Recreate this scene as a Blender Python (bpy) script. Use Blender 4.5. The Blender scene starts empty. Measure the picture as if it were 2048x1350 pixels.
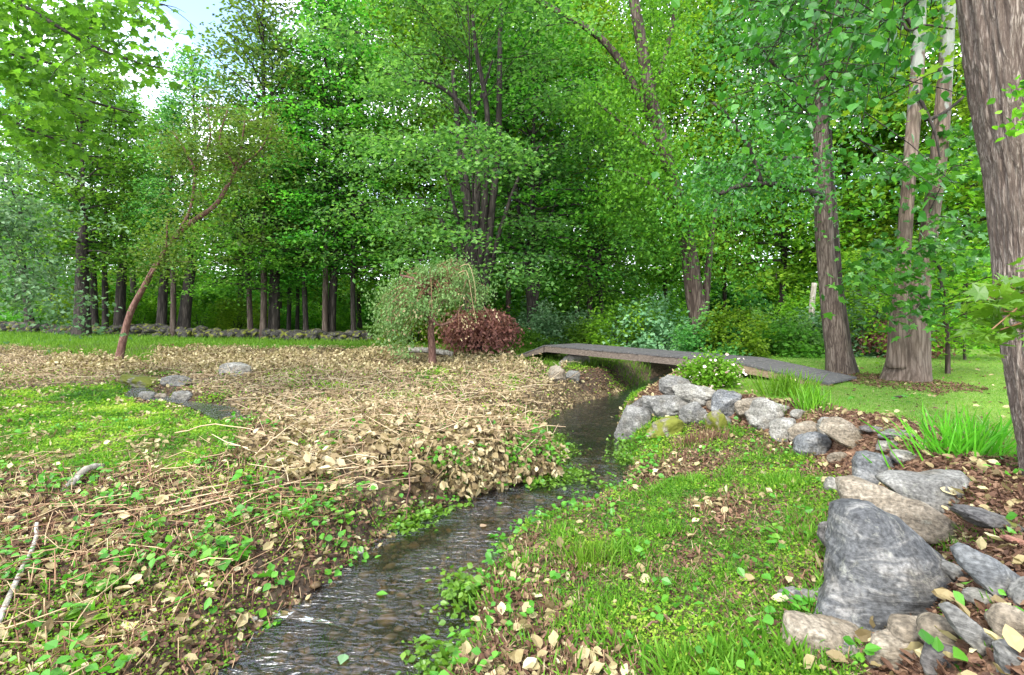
import bpy, bmesh, math, random
import numpy as np
from mathutils import Vector, Matrix

# ------------------------------------------------------------------ camera, world, sun, exposure
sc = bpy.context.scene
COL = sc.collection
F, HY, E = 1050.0, 615.0, 2.3          # focal length in photo pixels, horizon row, eye height
cam_d = bpy.data.cameras.new('camera')
cam = bpy.data.objects.new('camera', cam_d)
COL.objects.link(cam)
cam.location = (0, 0, E)
cam.rotation_euler = (math.radians(90), 0, 0)
cam_d.sensor_width = 36.0
cam_d.lens = 36.0 * F / 2048.0
cam_d.shift_y = (HY - 675.0) / 2048.0
cam_d.clip_start = 0.05
cam_d.clip_end = 2000
sc.camera = cam

SUN_EL, SUN_AZ = math.radians(47), math.radians(208)     # azimuth clockwise from +Y: behind the viewer, to the left
w = bpy.data.worlds.new('World')
sc.world = w
w.use_nodes = True
nt = w.node_tree
nt.nodes.clear()
wo = nt.nodes.new('ShaderNodeOutputWorld')
bg = nt.nodes.new('ShaderNodeBackground')
bg.inputs['Strength'].default_value = 0.15
sky = nt.nodes.new('ShaderNodeTexSky')
sky.sky_type = 'NISHITA'
sky.sun_disc = False
sky.sun_elevation = SUN_EL
sky.sun_rotation = SUN_AZ
sky.air_density = 1.0
sky.dust_density = 1.5
tc = nt.nodes.new('ShaderNodeTexCoord')
mp = nt.nodes.new('ShaderNodeMapping')
mp.inputs['Scale'].default_value = (1.3, 1.3, 4.0)
mp.inputs['Location'].default_value = (0.4, 0.2, 0.35)
cn = nt.nodes.new('ShaderNodeTexNoise')
cn.inputs['Scale'].default_value = 2.2
cn.inputs['Detail'].default_value = 5
cr = nt.nodes.new('ShaderNodeValToRGB')
cr.color_ramp.elements[0].position = 0.34
cr.color_ramp.elements[1].position = 0.56
cmix = nt.nodes.new('ShaderNodeMixRGB')
cmix.inputs['Color2'].default_value = (7.6, 7.9, 8.6, 1)
nt.links.new(tc.outputs['Generated'], mp.inputs['Vector'])
nt.links.new(mp.outputs['Vector'], cn.inputs['Vector'])
nt.links.new(cn.outputs['Fac'], cr.inputs['Fac'])
nt.links.new(cr.outputs['Color'], cmix.inputs['Fac'])
nt.links.new(sky.outputs['Color'], cmix.inputs['Color1'])
nt.links.new(cmix.outputs['Color'], bg.inputs['Color'])
nt.links.new(bg.outputs['Background'], wo.inputs['Surface'])

sd = bpy.data.lights.new('sun', 'SUN')
sd.energy = 1.5
sd.angle = math.radians(10)
sd.color = (1.0, 0.96, 0.88)
so = bpy.data.objects.new('sun', sd)
COL.objects.link(so)
so.location = (0, 0, 40)
_d = Vector((math.sin(SUN_AZ) * math.cos(SUN_EL), math.cos(SUN_AZ) * math.cos(SUN_EL), math.sin(SUN_EL)))
so.rotation_euler = _d.to_track_quat('Z', 'Y').to_euler()

sc.view_settings.view_transform = 'Standard'
sc.view_settings.look = 'None'
sc.view_settings.gamma = 1
sc.view_settings.exposure = 2.05
sc.cycles.max_bounces = 8
sc.cycles.diffuse_bounces = 4
sc.cycles.glossy_bounces = 3
sc.cycles.transmission_bounces = 5
sc.cycles.transparent_max_bounces = 6

rng = np.random.default_rng(7)
random.seed(7)

# ------------------------------------------------------------------ helpers
def thing(name, label, cat, loc=(0, 0, 0), rz=0.0, group=None):
    o = bpy.data.objects.new(name, None)
    COL.objects.link(o)
    o.location = loc
    o.rotation_euler = (0, 0, rz)
    o.empty_display_size = 0.2
    tag(o, label, cat, group)
    return o

def tag(o, label, cat, group=None, kind=None):
    if label: o['label'] = label
    if cat: o['category'] = cat
    if group: o['group'] = group
    if kind: o['kind'] = kind
    return o

def link(name, me, parent=None):
    o = bpy.data.objects.new(name, me)
    COL.objects.link(o)
    if parent is not None: o.parent = parent
    return o

def mesh_np(name, V, faces, mats, smooth=False, attrs=None, midx=None):
    """V (n,3); faces: list of int arrays of shape (k,3) or (k,4)."""
    me = bpy.data.meshes.new(name)
    V = np.asarray(V, np.float32)
    me.vertices.add(len(V))
    me.vertices.foreach_set('co', V.ravel())
    faces = [np.asarray(f, np.int32) for f in faces if len(f)]
    tot = np.concatenate([np.full(len(f), f.shape[1], np.int32) for f in faces])
    idx = np.concatenate([f.ravel() for f in faces])
    st = np.concatenate([[0], np.cumsum(tot)[:-1]]).astype(np.int32)
    me.loops.add(len(idx))
    me.loops.foreach_set('vertex_index', idx)
    me.polygons.add(len(tot))
    me.polygons.foreach_set('loop_start', st)
    me.polygons.foreach_set('loop_total', tot)
    if midx is not None: me.polygons.foreach_set('material_index', np.asarray(midx, np.int32))
    me.polygons.foreach_set('use_smooth', np.full(len(tot), smooth, bool))
    me.update(calc_edges=True)
    for k, a in (attrs or {}).items():
        at = me.attributes.new(k, 'FLOAT', 'POINT')
        at.data.foreach_set('value', np.asarray(a, np.float32))
    for m in (mats if isinstance(mats, (list, tuple)) else [mats]):
        me.materials.append(m)
    me.validate()
    return me

def unit(a):
    return a / np.maximum(np.linalg.norm(a, axis=-1, keepdims=True), 1e-9)

def frames(direction, normal):
    d = unit(direction)
    s = unit(np.cross(d, normal))
    n = np.cross(s, d)
    return np.stack([s, d, n], axis=-1)          # columns: side, along, normal

def scatter_mesh(name, tv, tf, pos, rot, scale, tint, mat, smooth=False):
    tv = np.asarray(tv, float)
    n, k = len(pos), len(tv)
    scale = np.asarray(scale, float)
    if scale.ndim == 1: scale = scale[:, None]
    loc = tv[None, :, :] * scale[:, None, :]
    V = np.einsum('nij,nkj->nki', rot, loc) + pos[:, None, :]
    fs = []
    off = (np.arange(n) * k)[:, None, None]
    for f in tf:
        f = np.asarray(f)
        fs.append((f[None] + off).reshape(-1, f.shape[1]))
    return mesh_np(name, V.reshape(-1, 3), fs, mat, smooth, {'tint': np.repeat(tint, k)})

# value noise
def _h(ix, iy, iz, s):
    a = (ix * 374761393 + iy * 668265263 + iz * 2147483647 + s * 974634777) & 0xffffffff
    a = ((a ^ (a >> 13)) * 1274126177) & 0xffffffff
    a = a ^ (a >> 16)
    return (a & 0xffff) / 65535.0

def noise3(p, s=0):
    p = np.asarray(p, float)
    i = np.floor(p).astype(np.int64)
    f = p - i
    f = f * f * (3 - 2 * f)
    r = 0
    for dx in (0, 1):
        for dy in (0, 1):
            for dz in (0, 1):
                wgt = (f[..., 0] if dx else 1 - f[..., 0]) * (f[..., 1] if dy else 1 - f[..., 1]) * (f[..., 2] if dz else 1 - f[..., 2])
                r = r + wgt * _h(i[..., 0] + dx, i[..., 1] + dy, i[..., 2] + dz, s)
    return r * 2 - 1

def fbm(p, oct=4, s=0):
    r, a, p = 0, 1.0, np.asarray(p, float)
    for k in range(oct):
        r = r + a * noise3(p, s + k)
        a *= 0.5
        p = p * 2.03
    return r

def fbm2(x, y, sc_, oct=4, s=0):
    return fbm(np.stack([np.asarray(x) * sc_, np.asarray(y) * sc_, np.zeros_like(np.asarray(x, float)) + 0.37], -1), oct, s)

def sstep(a, b, x):
    t = np.clip((x - a) / (b - a), 0, 1)
    return t * t * (3 - 2 * t)

def pick(px, py, d):
    return np.array([(px - 1024) / F * d, d, E - (py - HY) / F * d])

class Tubes:
    def __init__(self): self.V, self.Q, self.n, self.T, self.tints = [], [], 0, [], []
    def add(self, pts, rad, sides=6, tint=0.5, cap=True):
        pts = np.asarray(pts, float)
        rad = np.broadcast_to(np.asarray(rad, float), (len(pts),))
        tan = unit(np.gradient(pts, axis=0))
        up = np.array([0.3, 1, 0.15]) if abs(tan[0][1]) < 0.8 else np.array([1.0, 0.1, 0.2])
        a = unit(np.cross(tan, up)); b = np.cross(tan, a)
        th = np.linspace(0, 2 * np.pi, sides, endpoint=False)
        ring = pts[:, None] + rad[:, None, None] * (np.cos(th)[None, :, None] * a[:, None] + np.sin(th)[None, :, None] * b[:, None])
        m = len(pts)
        i = np.arange(m - 1)[:, None] * sides; j = np.arange(sides)[None]
        j2 = (j + 1) % sides
        q = np.stack([i + j, i + j2, i + sides + j2, i + sides + j], -1).reshape(-1, 4) + self.n
        self.V.append(ring.reshape(-1, 3)); self.Q.append(q)
        if cap:
            v = np.stack([pts[0], pts[-1]]); self.V.append(v)
            c0 = self.n + m * sides; c1 = c0 + 1
            jj = np.arange(sides); j3 = (jj + 1) % sides
            self.T.append(np.stack([np.full(sides, c0), self.n + j3, self.n + jj], -1))
            e = self.n + (m - 1) * sides
            self.T.append(np.stack([np.full(sides, c1), e + jj, e + j3], -1))
            self.n += 2
            self.tints.append(np.full(m * sides + 2, tint))
        else: self.tints.append(np.full(m * sides, tint))
        self.n += m * sides
    def mesh(self, name, mat):
        fs = [np.concatenate(self.Q)]
        if self.T: fs.append(np.concatenate(self.T))
        return mesh_np(name, np.concatenate(self.V), fs, mat, True, {'tint': np.concatenate(self.tints)})

def smooth_path(ctrl, n):
    """Catmull-Rom through the control points."""
    c = np.asarray(ctrl, float)
    c = np.concatenate([[2 * c[0] - c[1]], c, [2 * c[-1] - c[-2]]])
    m = len(c) - 3
    t = np.linspace(0, m - 1e-6, n); i = t.astype(int); f = (t - i)[:, None]
    p0, p1, p2, p3 = c[i], c[i + 1], c[i + 2], c[i + 3]
    return 0.5 * (2 * p1 + (p2 - p0) * f + (2 * p0 - 5 * p1 + 4 * p2 - p3) * f ** 2 + (3 * p1 - p0 - 3 * p2 + p3) * f ** 3)

# ------------------------------------------------------------------ materials
def nmat(name):
    m = bpy.data.materials.new(name); m.use_nodes = True
    n = m.node_tree; n.nodes.clear()
    return m, n, n.nodes.new, n.links.new

def ramp(N, cols, pos=None):
    r = N('ShaderNodeValToRGB'); e = r.color_ramp.elements
    pos = pos or [i / (len(cols) - 1) for i in range(len(cols))]
    while len(e) < len(cols): e.new(0.5)
    for k, (c, p) in enumerate(zip(cols, pos)):
        e[k].position = p; e[k].color = (*c, 1)
    return r

def leaf_mat(name, cols, transl=0.4, rough=0.5, gain=1.5, spec=0.16, objvar=0.06):
    m, n, N, L = nmat(name)
    at = N('ShaderNodeAttribute'); at.attribute_name = 'tint'
    r = ramp(N, cols); L(at.outputs['Fac'], r.inputs['Fac'])
    oi = N('ShaderNodeObjectInfo')
    mr = N('ShaderNodeMapRange'); mr.inputs['To Min'].default_value = 0.5 - objvar * .35; mr.inputs['To Max'].default_value = 0.5 + objvar * .35
    mv = N('ShaderNodeMapRange'); mv.inputs['To Min'].default_value = 1 - objvar * 3; mv.inputs['To Max'].default_value = 1 + objvar * 3
    hs = N('ShaderNodeHueSaturation')
    L(oi.outputs['Random'], mr.inputs['Value']); L(oi.outputs['Random'], mv.inputs['Value'])
    L(mr.outputs['Result'], hs.inputs['Hue']); L(mv.outputs['Result'], hs.inputs['Value'])
    L(r.outputs['Color'], hs.inputs['Color'])
    p = N('ShaderNodeBsdfPrincipled'); p.inputs['Roughness'].default_value = rough
    p.inputs['Specular IOR Level'].default_value = spec
    L(hs.outputs['Color'], p.inputs['Base Color'])
    t = N('ShaderNodeBsdfTranslucent')
    g = N('ShaderNodeMixRGB'); g.blend_type = 'MULTIPLY'; g.inputs['Fac'].default_value = 1
    g.inputs['Color2'].default_value = (gain * 1.05, gain * 1.1, gain * .55, 1)
    L(hs.outputs['Color'], g.inputs['Color1']); L(g.outputs['Color'], t.inputs['Color'])
    mx = N('ShaderNodeMixShader'); mx.inputs['Fac'].default_value = transl
    L(p.outputs['BSDF'], mx.inputs[1]); L(t.outputs['BSDF'], mx.inputs[2])
    o = N('ShaderNodeOutputMaterial'); L(mx.outputs['Shader'], o.inputs['Surface'])
    return m

def bark_mat(name, cols, scale=6.0, stretch=0.16, bump=0.6, patch=None, dist=0.03):
    m, n, N, L = nmat(name)
    tc = N('ShaderNodeTexCoord'); mp = N('ShaderNodeMapping'); mp.inputs['Scale'].default_value = (1, 1, stretch)
    L(tc.outputs['Object'], mp.inputs['Vector'])
    a = N('ShaderNodeTexNoise'); a.inputs['Scale'].default_value = scale; a.inputs['Detail'].default_value = 6; a.inputs['Roughness'].default_value = .65
    v = N('ShaderNodeTexVoronoi'); v.inputs['Scale'].default_value = scale * 1.6; v.feature = 'DISTANCE_TO_EDGE'
    wv = N('ShaderNodeMixRGB'); wv.inputs['Fac'].default_value = .12
    L(mp.outputs['Vector'], wv.inputs['Color1']); L(a.outputs['Color'], wv.inputs['Color2'])
    L(mp.outputs['Vector'], a.inputs['Vector']); L(wv.outputs['Color'], v.inputs['Vector'])
    vr = N('ShaderNodeMapRange'); vr.inputs['From Max'].default_value = 0.25; L(v.outputs['Distance'], vr.inputs['Value'])
    ad = N('ShaderNodeMath'); ad.operation = 'MULTIPLY'; L(vr.outputs['Result'], ad.inputs[0]); L(a.outputs['Fac'], ad.inputs[1])
    ad2 = N('ShaderNodeMath'); ad2.operation = 'MULTIPLY_ADD'; ad2.inputs[1].default_value = .55; L(ad.outputs[0], ad2.inputs[0])
    hf = N('ShaderNodeMath'); hf.operation = 'MULTIPLY'; hf.inputs[1].default_value = .55; L(a.outputs['Fac'], hf.inputs[0])
    L(hf.outputs[0], ad2.inputs[2])
    r = ramp(N, cols, [0.12, 0.35, 0.62]); L(ad2.outputs[0], r.inputs['Fac'])
    colour = r.outputs['Color']
    if patch:      # pale flaking patches growing with height (world z)
        geo = N('ShaderNodeNewGeometry'); sx = N('ShaderNodeSeparateXYZ'); L(geo.outputs['Position'], sx.inputs['Vector'])
        pn = N('ShaderNodeTexNoise'); pn.inputs['Scale'].default_value = 3.2; pn.inputs['Detail'].default_value = 4
        pm = N('ShaderNodeMapping'); pm.inputs['Scale'].default_value = (1.4, 1.4, .6); L(tc.outputs['Object'], pm.inputs['Vector']); L(pm.outputs['Vector'], pn.inputs['Vector'])
        zz = N('ShaderNodeMapRange'); zz.inputs['From Min'].default_value = patch[0]; zz.inputs['From Max'].default_value = patch[1]
        zz.inputs['To Min'].default_value = -.35; zz.inputs['To Max'].default_value = .42; L(sx.outputs['Z'], zz.inputs['Value'])
        sm = N('ShaderNodeMath'); sm.operation = 'ADD'; L(pn.outputs['Fac'], sm.inputs[0]); L(zz.outputs['Result'], sm.inputs[1])
        st = N('ShaderNodeMapRange'); st.inputs['From Min'].default_value = .56; st.inputs['From Max'].default_value = .62; L(sm.outputs[0], st.inputs['Value'])
        pc = ramp(N, [(.15, .155, .125), (.29, .30, .275)]); L(a.outputs['Fac'], pc.inputs['Fac'])
        mx = N('ShaderNodeMixRGB'); L(st.outputs['Result'], mx.inputs['Fac']); L(colour, mx.inputs['Color1']); L(pc.outputs['Color'], mx.inputs['Color2'])
        colour = mx.outputs['Color']
    p = N('ShaderNodeBsdfPrincipled'); p.inputs['Roughness'].default_value = .85; p.inputs['Specular IOR Level'].default_value = .2
    L(colour, p.inputs['Base Color'])
    b = N('ShaderNodeBump'); b.inputs['Strength'].default_value = bump; b.inputs['Distance'].default_value = dist
    L(ad2.outputs[0], b.inputs['Height']); L(b.outputs['Normal'], p.inputs['Normal'])
    o = N('ShaderNodeOutputMaterial'); L(p.outputs['BSDF'], o.inputs['Surface'])
    return m

def rock_mat(name, cols, band=(1.0, .5, 5.0), rot=0.3, lichen=0.5, moss=0.0, scale=3.0):
    m, n, N, L = nmat(name)
    tc = N('ShaderNodeTexCoord'); mp = N('ShaderNodeMapping'); mp.inputs['Scale'].default_value = band; mp.inputs['Rotation'].default_value = (rot, rot * .7, 0)
    L(tc.outputs['Object'], mp.inputs['Vector'])
    a = N('ShaderNodeTexNoise'); a.inputs['Scale'].default_value = scale; a.inputs['Detail'].default_value = 8; a.inputs['Roughness'].default_value = .68
    a.inputs['Distortion'].default_value = .6
    L(mp.outputs['Vector'], a.inputs['Vector'])
    r = ramp(N, cols, [.3, .5, .68]); L(a.outputs['Fac'], r.inputs['Fac'])
    f = N('ShaderNodeTexNoise'); f.inputs['Scale'].default_value = 38; f.inputs['Detail'].default_value = 4; L(tc.outputs['Object'], f.inputs['Vector'])
    sp = N('ShaderNodeMixRGB'); sp.blend_type = 'OVERLAY'; sp.inputs['Fac'].default_value = .5
    fr = N('ShaderNodeMapRange'); fr.inputs['From Min'].default_value = .3; fr.inputs['From Max'].default_value = .7; L(f.outputs['Fac'], fr.inputs['Value'])
    L(r.outputs['Color'], sp.inputs['Color1']); L(fr.outputs['Result'], sp.inputs['Color2'])
    l = N('ShaderNodeTexNoise'); l.inputs['Scale'].default_value = 9; l.inputs['Detail'].default_value = 5; l.inputs['Roughness'].default_value = .75; L(tc.outputs['Object'], l.inputs['Vector'])
    lr = N('ShaderNodeMapRange'); lr.inputs['From Min'].default_value = .56; lr.inputs['From Max'].default_value = .70; lr.inputs['To Max'].default_value = lichen; L(l.outputs['Fac'], lr.inputs['Value'])
    lm = N('ShaderNodeMixRGB'); lm.inputs['Color2'].default_value = (.30, .30, .25, 1); L(lr.outputs['Result'], lm.inputs['Fac']); L(sp.outputs['Color'], lm.inputs['Color1'])
    colour = lm.outputs['Color']
    st = N('ShaderNodeTexNoise'); st.inputs['Scale'].default_value = 3.5; st.inputs['Detail'].default_value = 5; L(tc.outputs['Object'], st.inputs['Vector'])
    sr = N('ShaderNodeMapRange'); sr.inputs['From Min'].default_value = .48; sr.inputs['From Max'].default_value = .62; sr.inputs['To Max'].default_value = .55; L(st.outputs['Fac'], sr.inputs['Value'])
    sm = N('ShaderNodeMixRGB'); sm.blend_type = 'MULTIPLY'; sm.inputs['Color2'].default_value = (.62, .55, .45, 1); L(sr.outputs['Result'], sm.inputs['Fac']); L(colour, sm.inputs['Color1']); colour = sm.outputs['Color']
    if moss > 0:
        mo = N('ShaderNodeTexNoise'); mo.inputs['Scale'].default_value = 5; mo.inputs['Detail'].default_value = 6; L(tc.outputs['Object'], mo.inputs['Vector'])
        mr = N('ShaderNodeMapRange'); mr.inputs['From Min'].default_value = .62 - moss * .3; mr.inputs['From Max'].default_value = .7 - moss * .3; L(mo.outputs['Fac'], mr.inputs['Value'])
        mm = N('ShaderNodeMixRGB'); mm.inputs['Color2'].default_value = (.11, .12, .015, 1); L(mr.outputs['Result'], mm.inputs['Fac']); L(colour, mm.inputs['Color1']); colour = mm.outputs['Color']
    p = N('ShaderNodeBsdfPrincipled'); p.inputs['Roughness'].default_value = .8; p.inputs['Specular IOR Level'].default_value = .25
    L(colour, p.inputs['Base Color'])
    ad = N('ShaderNodeMath'); ad.operation = 'MULTIPLY_ADD'; ad.inputs[1].default_value = .35; L(f.outputs['Fac'], ad.inputs[0]); L(a.outputs['Fac'], ad.inputs[2])
    b = N('ShaderNodeBump'); b.inputs['Strength'].default_value = .8; b.inputs['Distance'].default_value = .03; L(ad.outputs[0], b.inputs['Height']); L(b.outputs['Normal'], p.inputs['Normal'])
    o = N('ShaderNodeOutputMaterial'); L(p.outputs['BSDF'], o.inputs['Surface'])
    return m

def tint_mat(name, cols, rough=.8):
    m, n, N, L = nmat(name)
    at = N('ShaderNodeAttribute'); at.attribute_name = 'tint'
    tcn = N('ShaderNodeTexCoord'); no = N('ShaderNodeTexNoise'); no.inputs['Scale'].default_value = 30; L(tcn.outputs['Object'], no.inputs['Vector'])
    ad = N('ShaderNodeMath'); ad.operation = 'MULTIPLY_ADD'; ad.inputs[1].default_value = .5; L(no.outputs['Fac'], ad.inputs[0])
    sb = N('ShaderNodeMath'); sb.operation = 'SUBTRACT'; sb.inputs[1].default_value = .25; L(at.outputs['Fac'], sb.inputs[0]); L(sb.outputs[0], ad.inputs[2])
    r = ramp(N, cols); L(ad.outputs[0], r.inputs['Fac'])
    p = N('ShaderNodeBsdfPrincipled'); p.inputs['Roughness'].default_value = rough; p.inputs['Specular IOR Level'].default_value = .2
    L(r.outputs['Color'], p.inputs['Base Color'])
    o = N('ShaderNodeOutputMaterial'); L(p.outputs['BSDF'], o.inputs['Surface'])
    return m

M_maple = leaf_mat('maple_leaves', [(.024, .085, .012), (.082, .225, .026), (.165, .350, .048)], .54)
M_ash = leaf_mat('ash_leaves', [(.026, .088, .024), (.088, .232, .052), (.185, .355, .100)], .5)
M_olive = leaf_mat('olive_leaves', [(.030, .062, .012), (.080, .172, .024), (.150, .255, .044)], .42)
M_poplar = leaf_mat('poplar_leaves', [(.026, .090, .010), (.088, .225, .018), (.175, .350, .034)], .48)
M_hang = leaf_mat('hanging_leaves', [(.014, .055, .010), (.046, .140, .018), (.110, .250, .034)], .4, .35, 1.5, .4)
M_lime = leaf_mat('lime_leaves', [(.035, .100, .008), (.120, .255, .018), (.230, .390, .034)], .5)
M_silver = leaf_mat('silver_leaves', [(.025, .075, .028), (.100, .215, .090), (.240, .360, .210)], .3)
M_weep = leaf_mat('weeping_leaves', [(.075, .145, .045), (.130, .225, .070), (.205, .300, .115)], .3)
M_red = leaf_mat('red_leaves', [(.095, .034, .036), (.200, .076, .072), (.330, .150, .125)], .35, gain=1.2)
M_dry = leaf_mat('dry_leaves', [(.075, .046, .024), (.205, .145, .076), (.330, .255, .145), (.490, .410, .265)], .22, .6, 1.1, .25)
M_litter = leaf_mat('litter_leaves', [(.050, .026, .016), (.125, .070, .042), (.260, .165, .100)], .12, .7, 1.1, .2)
M_cover = leaf_mat('cover_leaves', [(.040, .095, .012), (.095, .180, .014), (.190, .285, .022), (.280, .330, .045)], .4)
M_weed = leaf_mat('weed_leaves', [(.045, .145, .012), (.085, .235, .018), (.150, .320, .030)], .4, .4, 1.4, .45)
M_grass = leaf_mat('grass_blades', [(.050, .120, .010), (.090, .200, .016), (.160, .290, .030)], .35)
M_lawn = leaf_mat('lawn_blades', [(.075, .165, .020), (.125, .235, .030), (.225, .300, .065)], .35)
M_lily = leaf_mat('lily_blades', [(.055, .170, .012), (.095, .270, .018), (.160, .370, .030)], .38, .4)
M_stem = tint_mat('dry_stems', [(.075, .032, .020), (.200, .110, .060), (.440, .330, .190)])
M_cane = tint_mat('pale_canes', [(.160, .095, .055), (.360, .260, .150), (.520, .430, .290)])
M_barkdark = bark_mat('dark_bark', [(.008, .007, .006), (.024, .019, .016), (.060, .050, .042)], 7)
M_barkbrown = bark_mat('brown_bark', [(.013, .009, .008), (.048, .033, .026), (.110, .086, .070)], 7, .12, .8)
M_barkbig = bark_mat('ridged_bark', [(.045, .030, .024), (.140, .105, .085), (.300, .250, .210)], 20, .09, .9)
M_barkgrey = bark_mat('furrowed_grey_bark', [(.016, .011, .009), (.060, .044, .035), (.155, .125, .104)], 14, .10, .9)
M_barkplane = bark_mat('flaking_bark', [(.035, .024, .018), (.105, .076, .058), (.190, .145, .115)], 8, .13, .8, patch=(4.6, 10.0))
M_barkred = bark_mat('reddish_bark', [(.045, .021, .016), (.105, .053, .040), (.180, .105, .080)], 9, .3, .5)
M_snag = bark_mat('bleached_wood', [(.10, .085, .065), (.26, .235, .19), (.42, .39, .34)], 9, .1, .5)

# ------------------------------------------------------------------ terrain
STREAM = np.array([(-2.2, -8, .7), (-1.6, 1, .7), (-1.2, 3.64, .69), (-1.05, 4.2, .72), (-1.0, 5.1, .55), (-.72, 5.8, .6), (-.25, 6.62, .55),
                   (.6, 7.2, .42), (1.22, 7.75, .34), (1.4, 8.6, .42), (1.5, 10, .70), (1.55, 11.4, .80), (1.85, 12.7, .66), (2.6, 14.0, .42),
                   (3.5, 15.2, .35), (4.8, 17.5, .4), (7, 21, .4), (12, 30, .4), (20, 60, .4)], float)
ROCKLINE = np.array([(-2.2, -8), (-1.3, -3), (-.9, .1), (-.2, 1.0), (.9, 1.6), (1.75, 2.5), (2.2, 3.2), (3.1, 4.2), (3.8, 5.4), (4.05, 6.4), (4.3, 7.6),
                     (4.1, 8.7), (3.5, 9.5), (2.75, 10.4), (2.75, 11.6), (3.3, 13.2), (4.3, 14.9), (5.8, 17.5), (8, 21), (13, 30), (21, 60)], float)
RIVULET = np.array([(-11, 15.0, .12), (-9.7, 13.6, .18), (-8.9, 12.7, .32), (-7.6, 12.0, .14), (-6.3, 11.2, .30), (-5.6, 10.4, .24), (-4.8, 9.9, .08)], float)
WATER = -0.25

def poly_dist(x, y, P):
    x = np.asarray(x, float); y = np.asarray(y, float)
    best = np.full(x.shape, 1e9); side = np.zeros(x.shape); hw = np.zeros(x.shape)
    for k in range(len(P) - 1):
        ax, ay = P[k, 0], P[k, 1]; dx, dy = P[k + 1, 0] - ax, P[k + 1, 1] - ay
        t = np.clip(((x - ax) * dx + (y - ay) * dy) / (dx * dx + dy * dy), 0, 1)
        ex, ey = x - ax - t * dx, y - ay - t * dy
        d = np.hypot(ex, ey)
        c = dx * (y - ay) - dy * (x - ax)
        m = d < best
        best = np.where(m, d, best); side = np.where(m, np.sign(c), side)
        if P.shape[1] > 2: hw = np.where(m, P[k, 2] + t * (P[k + 1, 2] - P[k, 2]), hw)
    return best, side, hw

def left_h(x, y):
    z = np.interp(y, [1, 3.4, 5.5, 8, 11, 19, 24, 60], [-.06, -.03, .09, .20, .21, .40, .42, .45])
    z = z + np.clip(y - 20, 0, 14) * .04 * np.clip(-x / 24, 0, 1.2)
    z = z + .17 * np.exp(-((x + 1.5) / 1.7) ** 2 - ((y - 8.15) / .85) ** 2) + .03 * np.exp(-((x - .1) / .8) ** 2 - ((y - 8.6) / .7) ** 2)
    z = z + .10 * np.exp(-((x + 4.2) / 1.2) ** 2 - ((y - 8.6) / .9) ** 2)
    return z

def zones(x, y):
    d, side, hw = poly_dist(x, y, STREAM)
    t, rs, _ = poly_dist(x, y, ROCKLINE)
    edge = fbm2(x, y, 1.7, 3, 11) * .10
    s = d - hw + edge
    t = t * -rs                                   # positive on the lawn side
    return s, side > 0, t

def H(x, y):
    x = np.asarray(x, float); y = np.asarray(y, float)
    s, left, t = zones(x, y)
    n = fbm2(x, y, .6, 4, 3) * .045 + fbm2(x, y, 3.1, 3, 5) * .018
    zl = left_h(x, y) + n * 1.2
    wb = np.where(left, np.interp(y, [3, 5, 7, 9, 12, 16], [.6, .6, .55, .8, .9, .9]), .3)
    frac = np.clip(s, 0, 9) / (np.clip(s, 0, 9) + np.abs(t) + 1e-3)
    low = -.15 + .40 * frac + n
    lawn = np.clip(.76 - .0125 * y, .42, .9) + n * .4
    zr = np.where(t < 0, low, low + (lawn - low) * sstep(-.05, .65, t))
    z = np.where(left, zl, zr)
    bed = WATER - .10 - .06 * sstep(0, .5, -s) + n * .8
    k = sstep(-.06, 1, s / wb * 1.0)
    z = bed + (z - bed) * np.where(s < -.02, 0, k) if np.ndim(s) else z
    rd, _, rh = poly_dist(x, y, RIVULET)
    cut = 1 - sstep(0, .35, rd - rh)
    return np.where(left, z - cut * .16, z)

def ground(px, py):
    """world point where the sight line of a photo pixel meets the terrain"""
    d = np.geomspace(1.6, 90, 900)
    x = (px - 1024) / F * d; z = E - (py - HY) / F * d
    g = H(x, d)
    i = int(np.argmax(z <= g))
    return np.array([x[i], d[i], g[i]])

def toP(x, y, z):
    y = np.maximum(y, .3)
    return 1024 + F * x / y, HY + F * (E - z) / y

def inpoly(px, py, poly):
    r = np.zeros(px.shape, bool); n = len(poly)
    for i in range(n):
        x0, y0 = poly[i]; x1, y1 = poly[(i + 1) % n]
        c = ((y0 > py) != (y1 > py)) & (px < (x1 - x0) * (py - y0) / ((y1 - y0) or 1e-9) + x0)
        r ^= c
    return r

DRY = [(300, 700), (420, 690), (760, 688), (1040, 728), (1150, 760), (1240, 790), (1200, 830), (1060, 845), (1100, 905), (1090, 965), (860, 1000), (740, 990),
       (520, 965), (470, 915), (560, 850), (420, 800), (330, 735)]
DRY2 = [(-400, 690), (60, 692), (140, 715), (330, 730), (250, 765), (60, 782), (-400, 800)]
GREEN = [(-400, 785), (80, 780), (235, 768), (290, 815), (420, 835), (520, 850), (470, 900), (380, 935), (150, 940), (-400, 960)]

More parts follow.
